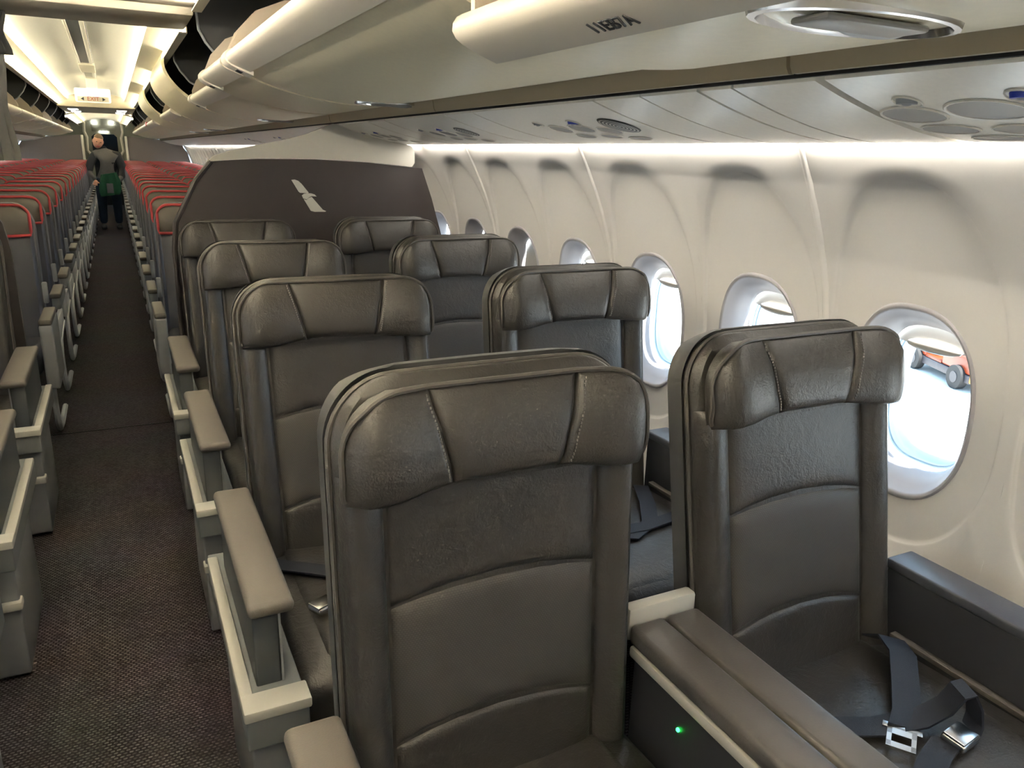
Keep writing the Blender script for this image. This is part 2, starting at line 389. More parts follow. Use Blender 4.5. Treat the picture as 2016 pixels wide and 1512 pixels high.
for s_, side in ((1, 'right'), (-1, 'left')):
    wall = bpy.data.objects.new('wall_' + side, None); COL.objects.link(wall); struct(wall)
    for k in range(-7, 37):
        yc = WY0 + WP * k
        inst('wall_panel', BAY[(s_, True)], wall, (0, yc, 0))
        wn += 1
        w = bpy.data.objects.new('window_%d' % wn, None); COL.objects.link(w); struct(w); w.location = (0, yc, 0)
        t, g, p = TR[s_]
        inst('window_trim', t, w); inst('seal', g, w); inst('pane', p, w)
        closed = (s_ == 1 and k in (4, 5)) or (k > 6 and k % 4 == 1)
        d = 1.0 if closed else 0.13
        if not (s_ == 1 and k == 2 and False):
            so = inst('shade', SH[(s_, d)][0], w); inst('shade_handle', SH[(s_, d)][1], so)
    # joint cover strips behind the panel gaps; a broad one where two moulded panels meet
    for k in range(-8, 37):
        yj = WY0 + WP * (k + 0.5); wide = (k % 2 == 0)
        mb = MB(); zs = [-0.06 + 1.535 * i / 24 for i in range(25)]
        hw = 0.008
        if wide:
            R = []
            for z in zs:
                x = wx(z); R.append([(s_ * (x + e), yj + q, z) for e, q in ((0.001, -0.012), (-0.003, -0.008), (-0.006, -0.003), (-0.006, 0.003), (-0.003, 0.008), (0.001, 0.012), (0.02, 0.014), (0.02, -0.014))])
        else:
            R = []
            for z in zs:
                x = wx(z); R.append([(s_ * (x + 0.0003), yj - hw, z), (s_ * (x + 0.0003), yj + hw, z), (s_ * (x + 0.02), yj + hw, z), (s_ * (x + 0.02), yj - hw, z)])
        mb.rings(R, False, True)
        mb.build('joint_strip', wall_m, wall)
    # lower kick panel at the floor
    mb = MB(); R = []
    for y in (Y0, Y1): R.append([(s_ * 1.60, y, 0.0), (s_ * 1.585, y, 0.015), (s_ * 1.69, y, 0.24), (s_ * 1.72, y, 0.24)])
    mb.rings(R, False, True); struct(mb.build('baseboard_' + side, traygrey))

# ------------------------------------------------------------------ ceiling, ledges, header, cavities
def arch(y0, y1, nm, parent, zc=2.085, ze=2.01):
    mb = MB()
    xs = [-0.37 + 0.74 * i / 20 for i in range(21)]
    mb.grid(lambda x, y: (x, y, zc - (zc - ze) * (abs(x) / 0.37) ** 2.2), xs, [y0, y1])
    mb.grid(lambda x, y: (x, y, zc + 0.02 - (zc - ze) * (abs(x) / 0.37) ** 2.2), xs, [y0, y1])
    return mb.build(nm, ceil_m, parent, angle=60)
ceil = bpy.data.objects.new('ceiling', None); COL.objects.link(ceil); struct(ceil)
y = Y0
while y < 3.6: arch(y + 0.002, min(y + 1.0, 3.65) - 0.002, 'ceiling_panel', ceil, 2.06, 1.985); y += 1.0
y = 4.12; pl = 1.02
while y < 12.2: arch(y + 0.003, y + pl - 0.003, 'ceiling_panel', ceil); y += pl
YC = y
y = 14.4
while y < 19.7: arch(y + 0.003, y + 0.877, 'ceiling_panel', ceil, 1.985, 1.90); y += 0.88
MB().box(-0.47, 0.47, 3.66, 4.11, 1.925, 2.10, 0.01).build('header_panel', header_m, ceil)
MB().box(-0.47, 0.47, 3.50, 3.655, 1.955, 2.10, 0.01).build('header_panel', header_m, ceil)
MB().box(-0.47, 0.47, YC, 14.4, 1.895, 2.10, 0.012).build('header_panel', header_m, ceil)
MB().box(-1.2, 1.2, Y0, Y1 + 2, 2.16, 2.19).build('roof_panel', cavity_m, ceil)
for s_, side in ((1, 'right'), (-1, 'left')):
    for (a, b, mm) in ((Y0, 3.5, ledge_m), (4.11, YC, ledge_m), (YC, 14.4, header_m), (14.4, Y1, ledge_m)):
        far = a >= 14.3; dz = -0.10 if far else 0.0
        mb = MB(); mb.rings([[(s_ * 0.335, yy, 1.985 + dz), (s_ * 0.40, yy, 1.972 + dz), (s_ * 0.478, yy, 1.945 + dz), (s_ * 0.478, yy, 2.10), (s_ * 0.46, yy, 2.10), (s_ * 0.46, yy, 1.97 + dz), (s_ * 0.345, yy, 1.998 + dz)] for yy in (a + 0.004, b - 0.004)])
        struct(mb.build('trim_2', mm))
    # dark housing above the bins
    prof = [(0.475, 2.10), (0.9, 2.14), (1.22, 2.05), (1.42, 1.85), (1.50, 1.65), (1.575, 1.50), (1.595, 1.475)]
    mb = MB(); n = len(prof)
    mb.rings([[(s_ * x, yy, z) for x, z in prof] + [(s_ * (x + 0.03), yy, z + 0.03) for x, z in prof[::-1]] for yy in (Y0, Y1)])
    struct(mb.build('wall_upper_' + side, cavity_m))
# cove strip lights along the ceiling edges (things)
def cove(s_, a, b, mm, lab, dz=0.0):
    t = thing('cove_light', lab, 'light', (0, a, 1.9 + dz), 'ceiling cove lights')
    q = lambda pts: MB().rings([[(s_ * x, yy, z - 1.9) for x, z in pts] for yy in (0.0, b - a)])
    q([(0.352, 1.990), (0.352, 2.000), (0.366, 2.000), (0.366, 1.990)]).build('inner_tube', mm, t)
    q([(0.462, 1.924), (0.462, 1.931), (0.470, 1.931), (0.470, 1.924)]).build('outer_tube', mm, t)
    q([(0.446, 1.921), (0.446, 1.915), (0.482, 1.915), (0.482, 1.944), (0.476, 1.944), (0.476, 1.921)]).build('lip', ledge_m, t)
for s_, side in ((1, 'right'), (-1, 'left')):
    cove(s_, Y0 + 0.05, 3.48, covef_m, 'warm cove light along the %s edge of the front cabin ceiling' % side)
    cove(s_, 4.13, YC - 0.02, cove_m, 'bright cove light along the %s edge of the arched aisle ceiling before the exit sign' % side)
    cove(s_, 14.42, Y1 - 0.1, cove_m, 'bright cove light along the %s edge of the farthest ceiling section' % side, -0.10)
# centre raceway strip, exit sign
t = thing('ceiling_strip', 'grey raised strip running along the centre of the arched ceiling', 'ceiling strip', (0, 4.13, 2.07))
mb = MB(); mb.box(-0.055, 0.055, 0, 5.1, -0.008, 0.012, 0.004); mb.build('base', traygrey, t)
mb = MB(); mb.box(0.025, 0.05, 0, 5.1, -0.016, -0.006, 0.004); mb.build('edge_bead', ceil_m, t)
mb = MB(); mb.box(-0.055, -0.04, 0, 5.1, -0.016, -0.006, 0.004); mb.build('edge_bead', ceil_m, t)
mb = MB(); mb.box(-0.06, 0.06, 3.6, 4.35, -0.026, -0.002, 0.006); mb.build('cover_plate', ledge_m, t)
t = thing('exit_sign', 'cream exit sign box hanging across the aisle ceiling with red letters', 'exit sign', (0, 9.6, 1.84))
mb = MB(); mb.box(-0.165, 0.165, -0.03, 0.10, 0.0, 0.135, 0.015, 3); mb.build('housing', exit_m, t)
mb = MB(); mb.box(-0.145, 0.145, -0.034, -0.028, 0.005, 0.055, 0.002); mb.build('face_plate', ledge_m, t)
o = inst('lettering', text_mesh('EXIT', 0.055, exit_red), t, (0, -0.0355, 0.030), (PI / 2, 0, 0))
for sx in (-1, 1):
    mb = MB(); mb.prism([(sx * 0.115, 0.030), (sx * 0.085, 0.048), (sx * 0.085, 0.012)], 'y', -0.0365, -0.034); mb.build('arrow', ink, t)
mb = MB(); mb.box(-0.05, 0.05, 0.0, 0.09, 0.13, 0.235, 0.006); mb.build('mount', ceil_m, t)
for i, (x, yy, wd) in enumerate([(-0.30, 12.75, 'left'), (-0.29, 13.55, 'left'), (0.30, 12.75, 'right'), (0.29, 13.55, 'right')]):
    t = thing('aisle_lamp', 'square white ceiling lamp, %s of the pair on the %s of the lowered tan panel' % ('nearer' if i % 2 == 0 else 'farther', wd), 'lamp', (x, yy, 1.893), 'square lamps in the lowered ceiling panel')
    MB().box(-0.07, 0.07, -0.16, 0.16, -0.012, 0.004, 0.004).build('bezel', offwhite, t)
    MB().box(-0.058, 0.058, -0.145, 0.145, -0.017, -0.010, 0.003).build('diffuser', lamp_m, t)

# ------------------------------------------------------------------ overhead bins
def smooth_poly(pts, n=4):
    out = []
    P = [pts[0]] + pts + [pts[-1]]
    for i in range(1, len(P) - 2):
        for k in range(n):
            t = k / n; a, b, c, d = P[i - 1], P[i], P[i + 1], P[i + 2]
            out.append(tuple(0.5 * ((2 * b[j]) + (-a[j] + c[j]) * t + (2 * a[j] - 5 * b[j] + 4 * c[j] - d[j]) * t * t + (-a[j] + 3 * b[j] - 3 * c[j] + d[j]) * t ** 3) for j in (0, 1)))
    out.append(pts[-1]); return out
OPEN = [(0.505, 1.705), (0.56, 1.668), (0.66, 1.628), (0.80, 1.598), (0.95, 1.582), (1.09, 1.586), (1.20, 1.64), (1.27, 1.76)]
OPEN_LOW = [(0.605, 1.592), (0.65, 1.572), (0.73, 1.558), (0.90, 1.556), (1.08, 1.574), (1.19, 1.63), (1.26, 1.75)]
OPEN_FAR = [(0.575, 1.690), (0.64, 1.650), (0.75, 1.610), (0.88, 1.588), (1.0, 1.580), (1.10, 1.588), (1.21, 1.645), (1.28, 1.76)]
SHUT = [(0.445, 1.952), (0.43, 1.90), (0.44, 1.84), (0.475, 1.78), (0.54, 1.715), (0.66, 1.64), (0.82, 1.596), (0.97, 1.582), (1.10, 1.588), (1.21, 1.65), (1.28, 1.78)]
def bin_(s_, y0, y1, prof, label, state, handle_y=None, placards=(), text=None, hx=1.04):
    t = thing('overhead_bin', label, 'overhead bin', (0, y0, 0), 'overhead bins along the %s side' % ('right' if s_ > 0 else 'left'))
    L = y1 - y0; P = smooth_poly(prof, 4); nrm = []
    for i in range(len(P)):
        a = P[max(0, i - 1)]; b = P[min(len(P) - 1, i + 1)]; d = math.hypot(b[0] - a[0], b[1] - a[1]); nrm.append((-(b[1] - a[1]) / d, (b[0] - a[0]) / d))
    inner = [(p[0] + n[0] * 0.016, p[1] + n[1] * 0.016) for p, n in zip(P, nrm)]
    ring = P + inner[::-1]
    mb = MB(); mb.rings([[(s_ * x, yy, z) for x, z in ring] for yy in (0.004, L - 0.004)]); mb.build('bucket', bin_m, t, angle=30)
    lx, lz = P[0]
    if state == 'open':
        # rolled lip along the free edge
        mb = MB(); q = [(lx - 0.004, lz + 0.020), (lx - 0.013, lz + 0.015), (lx - 0.019, lz + 0.006), (lx - 0.020, lz - 0.005), (lx - 0.014, lz - 0.015), (lx - 0.004, lz - 0.022), (lx + 0.014, lz - 0.030), (lx + 0.034, lz - 0.038), (lx + 0.054, lz - 0.045), (lx + 0.060, lz - 0.030), (lx + 0.03, lz - 0.002), (lx + 0.006, lz + 0.018)]
        mb.rings([[(s_ * x, yy, z) for x, z in q] for yy in (0.006, L - 0.006)]); mb.build('lip', lip_m, t, angle=50)
        wall_ = [p for p in inner] + [(1.28, 1.80), (1.16, 1.885), (1.0, 1.915), (0.86, 1.925), (lx + 0.20, 1.91), (lx + 0.10, 1.868), (lx + 0.036, 1.80), (lx + 0.008, 1.74)]
        for a, b in ((0.012, 0.026), (L - 0.026, L - 0.012)):
            mb = MB(); mb.prism([(s_ * x, z) for x, z in wall_], 'y', a, b); mb.build('end_panel', bin_tan, t)
    for py in placards:
        mb = MB(); q = [(lx - 0.002, lz + 0.026), (lx - 0.015, lz + 0.020), (lx - 0.024, lz + 0.008), (lx - 0.025, lz - 0.007), (lx - 0.018, lz - 0.019), (lx - 0.006, lz - 0.027), (lx + 0.014, lz - 0.036), (lx + 0.036, lz - 0.045), (lx + 0.064, lz - 0.056), (lx + 0.066, lz - 0.040), (lx + 0.03, lz - 0.002), (lx + 0.008, lz + 0.022)]
        mb.rings([[(s_ * x, yy, z) for x, z in q] for yy in (py - 0.05, py + 0.05)]); c = mb.build('edge_clip', lip_m, t, angle=50)
        mb = MB(); mb.rings([[(s_ * (lx + 0.016), yy, lz - 0.0365), (s_ * (lx + 0.034), yy, lz - 0.0438), (s_ * (lx + 0.034), yy, lz - 0.0456), (s_ * (lx + 0.016), yy, lz - 0.0383)] for yy in (py - 0.028, py + 0.028)]); mb.build('row_marking', ink, c)
    if text:
        body, ty = text
        me = text_mesh(body, 0.028, ink)
        o = inst('lettering', me, t, (s_ * (lx + 0.027), ty, lz - 0.0362)); 
        ax = Vector((0, -1, 0)); dn = Vector((s_ * 0.928, 0, -0.371)); 
        M = Matrix((ax, -dn, ax.cross(-dn))).transposed(); o.rotation_euler = M.to_euler()
    if handle_y is not None:
        # oval latch recess with a paddle, on the underside
        zb = min(P, key=lambda p: abs(p[0] - hx))[1]
        h = MB(); ring = lambda r, z: [(s_ * (hx + 0.125 * r * math.cos(a)), handle_y - y0 + 0.062 * r * math.sin(a), z) for a in [2 * PI * i / 28 for i in range(28)]]
        h.rings([ring(1.12, zb + 0.004), ring(1.10, zb - 0.004), ring(1.02, zb - 0.005), ring(0.98, zb + 0.004), ring(0.90, zb + 0.008)], False, True)
        ho = h.build('handle', chrome, t)
        mb = MB(); mb.box(s_ * hx - 0.075, s_ * hx + 0.075, handle_y - y0 - 0.03, handle_y - y0 + 0.02, zb - 0.009, zb - 0.001, 0.004); mb.build('latch_paddle', psu_dark, ho)
        mb = MB(); mb.ell((s_ * (hx + 0.05), handle_y - y0 + 0.025, zb - 0.003), (0.05, 0.018, 0.007)); mb.build('latch_face', silver, ho)
    return t
bin_(1, -0.45, 1.165, OPEN_LOW, 'nearest right bin, hanging lowest with row lettering on its lip', 'open', 0.625, (), ('11EB7A', 1.25), 0.82)
bin_(1, 1.20, 3.02, OPEN, 'long open right bin above the second and third seat rows', 'open', 2.85, (1.74,))
bin_(1, 3.05, 3.84, OPEN, 'short open right bin above the brown partition emblem', 'open', None, (0.70,))
bin_(1, 3.87, 5.30, OPEN_FAR, 'open right bin just behind the brown partition', 'open', 4.98, (1.30,))
bin_(1, 5.33, 6.85, SHUT, 'only fully shut cream bin on the right, beyond the partition', 'shut')
RB = [6.88 + 1.53 * i for i in range(9)]
for i, yy in enumerate(RB[:-1]):
    shut = i in (1,)
    b = bin_(1, yy, yy + 1.50, SHUT if shut else OPEN_FAR, ('shut' if shut else 'open') + ' right bin over the red-piped seats, %s one past the shut cream bin' % ORD[i], 'shut' if shut else 'open', yy + 1.2 if i < 2 else None)
    if i == 3: MB().box(0.555, 0.57, 0.1, 0.5, 1.675, 1.72, 0.004).build('red_tag', red_m, b)
LBs = [-0.45, 1.165, 3.02, 3.86, 5.36] + [6.88 + 1.53 * i for i in range(9)]
for i, (a, b) in enumerate(zip(LBs, LBs[1:])):
    bin_(-1, a + 0.015, b - 0.015, OPEN_FAR, 'open left bin, %s along the aisle from the front' % ORD[i], 'open', None)
# dividers inside the dark bin cavities
for s_, side in ((1, 'right'), (-1, 'left')):
    for i, yy in enumerate(([3.855, 5.315] if s_ > 0 else [3.86, 5.36]) + ([6.865 + 1.53 * i for i in range(8)] if s_ > 0 else [6.88 + 1.53 * i for i in range(8)])):
        mb = MB(); pl = [(0.50, 1.96), (0.505, 1.90), (0.53, 1.85), (0.58, 1.79), (0.68, 1.74), (1.35, 1.74), (1.35, 1.92), (1.15, 2.06), (0.9, 2.10), (0.52, 2.06)]
        mb.prism([(s_ * x, z) for x, z in pl], 'y', yy - 0.008, yy + 0.008)
        t = tag(mb.build('bin_divider', cavity_grey), 'dark divider plate in the %s bin cavity, %s from the partition' % (side, ORD[i]), 'divider', 'dark dividers between the bins')
        mb = MB(); mb.tube([(s_ * x, yy - 0.011, z) for x, z in [(0.495, 2.0), (0.50, 1.95), (0.503, 1.90), (0.528, 1.85), (0.578, 1.79), (0.64, 1.755)]], 0.006, 6); mb.build('rim', silver, t)

# ------------------------------------------------------------------ fascia, service panels, light strips
def px(x):       # lower face of the passenger service panels
    a = (x - 1.13) / 0.43
    return 1.543 - 0.085 * (1 - max(0.0, 1 - a) ** 1.8)
def psu_piece(s_, y0, y1, nm, m=None, parent=None, x0=1.138, x1=1.56):
    xs = [lerp(x0, x1, i / 14) for i in range(15)]
    ring = [(x, px(x)) for x in xs] + [(x, px(x) + 0.02) for x in xs[::-1]]
    mb = MB(); mb.rings([[(s_ * x, yy, z) for x, z in ring] for yy in (y0, y1)])
    return mb.build(nm, m or psu_m, parent, angle=30)
def oval(s_, x, y, a, b, dz, inset=True, n=22):
    """dish on the panel's lower face; returns a mesh builder in panel space"""
    mb = MB(); R = []
    for r, d in ((1.06, -0.0005), (1.03, -0.003), (0.97, -0.0025), (0.93, 0.001)):
        R.append([(s_ * (x + b * r * math.sin(t)), y + a * r * math.cos(t), px(x + b * r * math.sin(t)) + d) for t in [2 * PI * i / n for i in range(n)]])
    mb.rings(R, False, False); return mb
def dish(s_, x, y, a, b, n=22):
    mb = MB(); R = []
    for r, d in ((0.95, -0.0012), (0.6, -0.0016), (0.05, -0.0018)):
        R.append([(s_ * (x + b * r * math.sin(t)), y + a * r * math.cos(t), px(x + b * r * math.sin(t)) + d) for t in [2 * PI * i / n for i in range(n)]])
    mb.rings(R, False, True); return mb
def psu_unit(s_, y0, y1, label, feats, speaker=None):
    t = thing('service_panel', label, 'service panel', (0, 0, 0), 'overhead passenger service panels')
    psu_piece(s_, y0, y1, 'panel', None, t)
    for (kind, x, y, a, b) in feats:
        if kind == 'lamp':
            c = dish(s_, x, y, a, b).build('reading_lamp', psu_dark, t); oval(s_, x, y, a, b, 0).build('rim', psu_m, c)
        else:
            c = MB().cyl((s_ * x, y, px(x) + 0.004), (s_ * x, y, px(x) - 0.004), a, a * 0.9, 20).build('call_button', blue_btn if kind == 'blue' else silver, t)
            oval(s_, x, y, a * 1.3, a * 1.3, 0).build('rim', psu_m, c)
            MB().ell((s_ * x, y, px(x) - 0.004), (a * 0.45, a * 0.45, 0.003), 12, 6).build('lens', trim_w, c)
    if speaker:
        x, y, r = speaker
        g = MB(); n = 28
        g.rings([[(s_ * (x + r * q * math.sin(t_)), y + r * q * math.cos(t_), px(x + r * q * math.sin(t_)) - d) for t_ in [2 * PI * i / n for i in range(n)]] for q, d in ((1.0, 0.0003), (0.95, 0.003), (0.05, 0.0032))], False, True)
        c = bpy.data.objects.new('x', None); bpy.data.objects.remove(c)
        me_o = g.shift((-s_ * x, -y, -px(x))).build('speaker_grille', grille_m, t, (s_ * x, y, px(x)))
    return t
FE1 = [('lamp', 1.295, 0.905, 0.055, 0.040), ('btn', 1.235, 0.875, 0.017, 0), ('lamp', 1.285, 0.775, 0.062, 0.045), ('blue', 1.235, 0.695, 0.018, 0), ('lamp', 1.285, 0.63, 0.06, 0.045), ('lamp', 1.385, 0.90, 0.05, 0.032), ('lamp', 1.395, 0.78, 0.05, 0.032), ('lamp', 1.395, 0.65, 0.05, 0.032), ('lamp', 1.465, 0.86, 0.05, 0.025)]
psu_unit(1, -0.2, 0.955, 'nearest overhead service panel with large oval reading lamps and blue button', FE1)
FE2 = [('lamp', 1.30, 2.07, 0.045, 0.034), ('btn', 1.25, 2.12, 0.014, 0), ('lamp', 1.30, 1.955, 0.05, 0.036), ('blue', 1.255, 1.925, 0.017, 0), ('lamp', 1.325, 1.85, 0.045, 0.032), ('lamp', 1.375, 2.05, 0.045, 0.024), ('lamp', 1.385, 1.93, 0.045, 0.024), ('lamp', 1.42, 1.84, 0.045, 0.022)]
psu_unit(1, 1.645, 2.35, 'service panel with round speaker grille above the second seat row', FE2, (1.29, 1.755, 0.058))
def feats_at(yo): return [(k, x, y - 1.95 + yo, a, b) for k, x, y, a, b in FE2]
psu_unit(1, 2.60, 3.25, 'service panel above the third right seat row', feats_at(2.95), (1.29, 2.75, 0.05))
psu_unit(1, 3.50, 4.00, 'service panel above the last front row beside the cream partition top', feats_at(3.78))
FILL = [(0.975, 1.165), (1.172, 1.258), (1.268, 1.45), (1.457, 1.635), (2.36, 2.59), (3.26, 3.49)]
for i, (a, b) in enumerate(FILL):
    o = psu_piece(1, a, b, 'filler_panel'); tag(o, ['plain filler panel right behind the nearest service panel', 'narrowest plain overhead filler panel over the right windows', 'plain overhead filler panel beyond the narrow one, over the right windows', 'plain filler panel just in front of the speaker grille panel', 'plain filler panel behind the speaker grille panel', 'plain filler panel over the third right seat row'][i], 'panel', 'plain overhead filler panels')
yy = 4.02; i = 0
while yy < Y1 - 0.4:
    e = min(yy + 1.5, Y1)
    for s_, side in ((1, 'right'),):
        psu_unit(s_, yy, e - 0.01, 'rear cabin service panel on the right, %s past the partition' % ORD[i], feats_at(yy + 0.7) if i < 3 else [])
    yy = e; i += 1
yy = Y0; i = 0
while yy < Y1 - 0.3:
    e = min(yy + 1.5, Y1)
    psu_unit(-1, yy, e - 0.01, 'overhead service panel on the left side, %s from the front' % ORD[i], [])
    yy = e; i += 1
psu_unit(1, Y0, -0.21, 'service panel behind the camera end of the right side', [])
for s_, side in ((1, 'right'), (-1, 'left')):
    segs = [(Y0, 1.0), (1.008, 2.6), (2.606, 4.05)] if s_ > 0 else [(Y0, 4.05)]
    segs += [(4.056, 9.0), (9.006, 14.0), (14.006, Y1)]
    for i, (a, b) in enumerate(segs):
        mb = MB(); q = [(1.085, 1.66), (1.10, 1.60), (1.106, 1.561), (1.112, 1.551), (1.124, 1.551), (1.124, 1.66)]
        mb.rings([[(s_ * x, yy, z) for x, z in q] for yy in (a, b)]); struct(mb.build('trim_3', fascia_m, angle=30))
    mb = MB(); mb.box(min(s_ * 1.1265, s_ * 1.136), max(s_ * 1.1265, s_ * 1.136), Y0, Y1, 1.546, 1.66); struct(mb.build('trim_4', black_m))
    # strip lights above the windows
    for i, (a, b) in enumerate([(-1.6, -0.62), (-0.6, 0.42), (0.44, 1.405), (1.43, 2.42), (2.45, 3.43), (3.46, 4.0)] + [(4.06 + 1.5 * k, 4.06 + 1.5 * k + 1.48) for k in range(10)]):
        t = thing('light_strip', 'white light strip above the %s windows, %s from the front' % (side, ORD[i]), 'light strip', (0, a, 0), 'light strips above the windows')
        mb = MB(); mb.rings([[(s_ * 1.563, yy, 1.458), (s_ * 1.563, yy, 1.470), (s_ * 1.580, yy, 1.470), (s_ * 1.580, yy, 1.458)] for yy in (0.003, b - a - 0.003)]); mb.build('tube', strip_m, t)
        mb = MB(); mb.rings([[(s_ * 1.5615, yy, 1.471), (s_ * 1.5615, yy, 1.482), (s_ * 1.582, yy, 1.482), (s_ * 1.582, yy, 1.471)] for yy in (0.0, b - a)]); mb.build('holder', traygrey, t)

# ------------------------------------------------------------------ partition
t = thing('partition', 'brown partition wall with metal emblem behind the last right front row', 'partition', (0, YP, 0))
pts = [(0.33, 0.02), (0.335, 0.95), (0.352, 1.07), (0.40, 1.16), (0.455, 1.265), (0.53, 1.352)]
pts += [lerp_ for lerp_ in [(0.75, 1.368), (1.023, 1.372), (1.3, 1.362), (1.525, 1.342), (1.59, 1.338), (1.645, 1.18), (1.70, 0.985), (1.72, 0.7), (1.70, 0.4), (1.60, 0.02)]]
mb = MB(); mb.prism(pts, 'y', 0.0, 0.035); mb.build('panel', part_m, t, angle=20)
mb = MB(); c = [(0.515, 1.352), (0.545, 1.378), (0.62, 1.402), (0.76, 1.435), (0.90, 1.466), (1.0, 1.495), (1.03, 1.51), (1.12, 1.545), (1.28, 1.50), (1.40, 1.47), (1.50, 1.458), (1.53, 1.448), (1.545, 1.42), (1.545, 1.365), (1.53, 1.345), (1.3, 1.366), (1.023, 1.378), (0.75, 1.374)]
mb.prism(c, 'y', -0.012, 0.04); mb.build('upper_panel', cream_m, t, angle=25)
mb = MB(); mb.tube([(x, -0.004, z) for x, z in [(0.33, 0.02), (0.335, 0.95), (0.352, 1.07), (0.40, 1.16), (0.455, 1.265), (0.53, 1.352)]], 0.012, 8); mb.build('edge_trim', part_m, t)
LOGO = dict(up=[(0.901, 1.271), (0.917, 1.273), (0.934, 1.267), (0.95, 1.252), (0.983, 1.21), (0.978, 1.207), (0.94, 1.209), (0.933, 1.215)],
            beak=[(0.949, 1.196), (0.959, 1.204), (0.978, 1.207), (0.997, 1.206), (1.012, 1.201), (1.021, 1.191), (0.996, 1.193), (0.982, 1.187), (0.971, 1.177), (0.955, 1.181)],
            low=[(0.957, 1.178), (0.971, 1.174), (0.982, 1.184), (0.997, 1.189), (1.05, 1.126), (1.067, 1.118), (1.062, 1.115), (1.008, 1.115), (0.99, 1.12)])
em = None
for k in ('up', 'beak', 'low'):
    mb = MB(); mb.prism(LOGO[k], 'y', -0.007 if k != 'beak' else -0.009, 0.001)
    if em is None: em = mb.build('emblem', emblem_m, t, angle=20)
    else: mb.build('emblem_wing', emblem_m, em, angle=20)
# left partition: only its edge region shows; plus the gathered curtain beside the aisle
t = thing('partition', 'left partition wall beside the gathered grey curtain', 'partition', (0, YP, 0))
mb = MB(); mb.prism([(-x, z) for x, z in pts if True], 'y', 0.06, 0.095); mb.build('panel', part_m, t, angle=20)
mb = MB(); mb.prism([(-x, z) for x, z in c], 'y', 0.048, 0.10); mb.build('upper_panel', cream_m, t, angle=25)
t = thing('curtain', 'grey curtain gathered at the left of the aisle', 'curtain', (-0.345, 4.00, 1.33))
def cloth(z0, z1, r0, nm, m, x_off=0.0):
    R = []
    for j in range(9):
        q = j / 8; z = lerp(z0, z1, q); ring = []
        for i in range(48):
            a = 2 * PI * i / 48; w = 1 + 0.13 * math.sin(9 * a + 2.5 * q) + 0.06 * math.sin(17 * a)
            sq = lerp(1.0, 0.72, math.sin(PI * q) ** 2 * 0.6)
            ring.append((x_off + r0 * 1.35 * w * sq * math.cos(a), r0 * 0.75 * w * math.sin(a), z))
        R.append(ring)
    return MB().rings(R, False, True).build(nm, m, t)
cloth(0.01, 0.43, 0.072, 'drape', curtain_m, 0.0); cloth(0.43, 0.60, 0.075, 'unlit_top', curtain_unlit, 0.02)  # upper band coloured black: shade on the curtain's unlit top, painted in
MB().box(-0.16, 0.12, -0.02, 0.02, 0.595, 0.61, 0.004).build('rail', silver, t)

# ------------------------------------------------------------------ front cabin seats
def edge_h(s, t, w=0.16):
    e = lambda q: math.sqrt(max(0.0, 1 - (1 - min(1, min(q, 1 - q) / w)) ** 2))
    return min(e(s), e(t))
TS = [0, 0.015, 0.04, 0.08, 0.16, 0.3, 0.5, 0.7, 0.84, 0.92, 0.96, 0.985, 1.0]
def pillow(mb, mapf, basef, thick, sw=0.12, tw=0.12):
    def fn(s, t):
        u, v = mapf(s, t)
        e = lambda q, w: math.sqrt(max(0.0, 1 - (1 - min(1, min(q, 1 - q) / w)) ** 2))
        h = thick * min(e(s, sw), e(t, tw)) - 0.004
        return (u, -(basef(u, v) + h), v)
    mb.grid(fn, TS, TS); return mb
BH = 0.252
def hw_back(v, top=0.688, r=0.105, w=BH):
    if v <= top - r: return w
    q = min(1, (v - (top - r)) / r); return w - r * (1 - math.sqrt(max(0, 1 - q * q))) * 0.95
def bd(u, v): return 0.022 + 0.010 * (1 - (u / 0.2) ** 2 if abs(u) < 0.2 else 0)
def core_mesh():
    mb = MB(); vs_ = [-0.08 + 0.66 * i / 20 for i in range(21)] + [0.583 + 0.105 * math.sin(PI / 2 * i / 14) for i in range(1, 15)]
    R = []
    for v in vs_:
        h = hw_back(v); ring = []
        k = 1.0 if v < 0.66 else max(0.25, 1 - (v - 0.66) / 0.028 * 0.6)
        for (uu, d) in [(-1.0, -0.03), (-1.0, -0.01), (-0.985, 0.008), (-0.95, 0.018), (-0.8, 0.021), (-0.4, 0.024), (0, 0.025), (0.4, 0.024), (0.8, 0.021), (0.95, 0.018), (0.985, 0.008), (1.0, -0.01), (1.0, -0.03), (0.7, -0.05), (0, -0.055), (-0.7, -0.05)]:
            ring.append((uu * h, -(d * k), v))
        R.append(ring)
    mb.rings(R); return mb.mesh('backrest', leather_side, 45)
def shell_mesh():
    mb = MB(); R = []
    for v in [-0.20 + 0.78 * i / 20 for i in range(21)] + [0.589 + 0.105 * math.sin(PI / 2 * i / 14) for i in range(1, 15)]:
        h = hw_back(v, 0.694, 0.105, BH + 0.006); k = 1.0 if v < 0.67 else max(0.5, 1 - (v - 0.67) / 0.024 * 0.5)
        R.append([(-h, 0.015, v), (-h * 0.99, 0.06 * k, v), (-h * 0.8, 0.095 * k, v), (0, 0.105 * k, v), (h * 0.8, 0.095 * k, v), (h * 0.99, 0.06 * k, v), (h, 0.015, v), (h * 0.9, 0.03, v), (0, 0.035, v), (-h * 0.9, 0.03, v)])
    mb.rings(R); return mb.mesh('shell', shell_m, 40)
SW = 0.183
arc1 = lambda u: 0.332 + 0.022 * (1 - (u / SW) ** 2)
arc0 = lambda u: 0.092 + 0.030 * (1 - (u / SW) ** 2)
def flat_(u, v): return 0.022
def panel_mesh(nm, va, vb, m, th):
    mb = MB()
    def mp(s, t):
        u = lerp(-SW, SW, s); return u, lerp(va(u), vb(u), t)
    pillow(mb, mp, lambda u, v: 0.020, th, 0.10, 0.10); return mb.mesh(nm, m, 60)
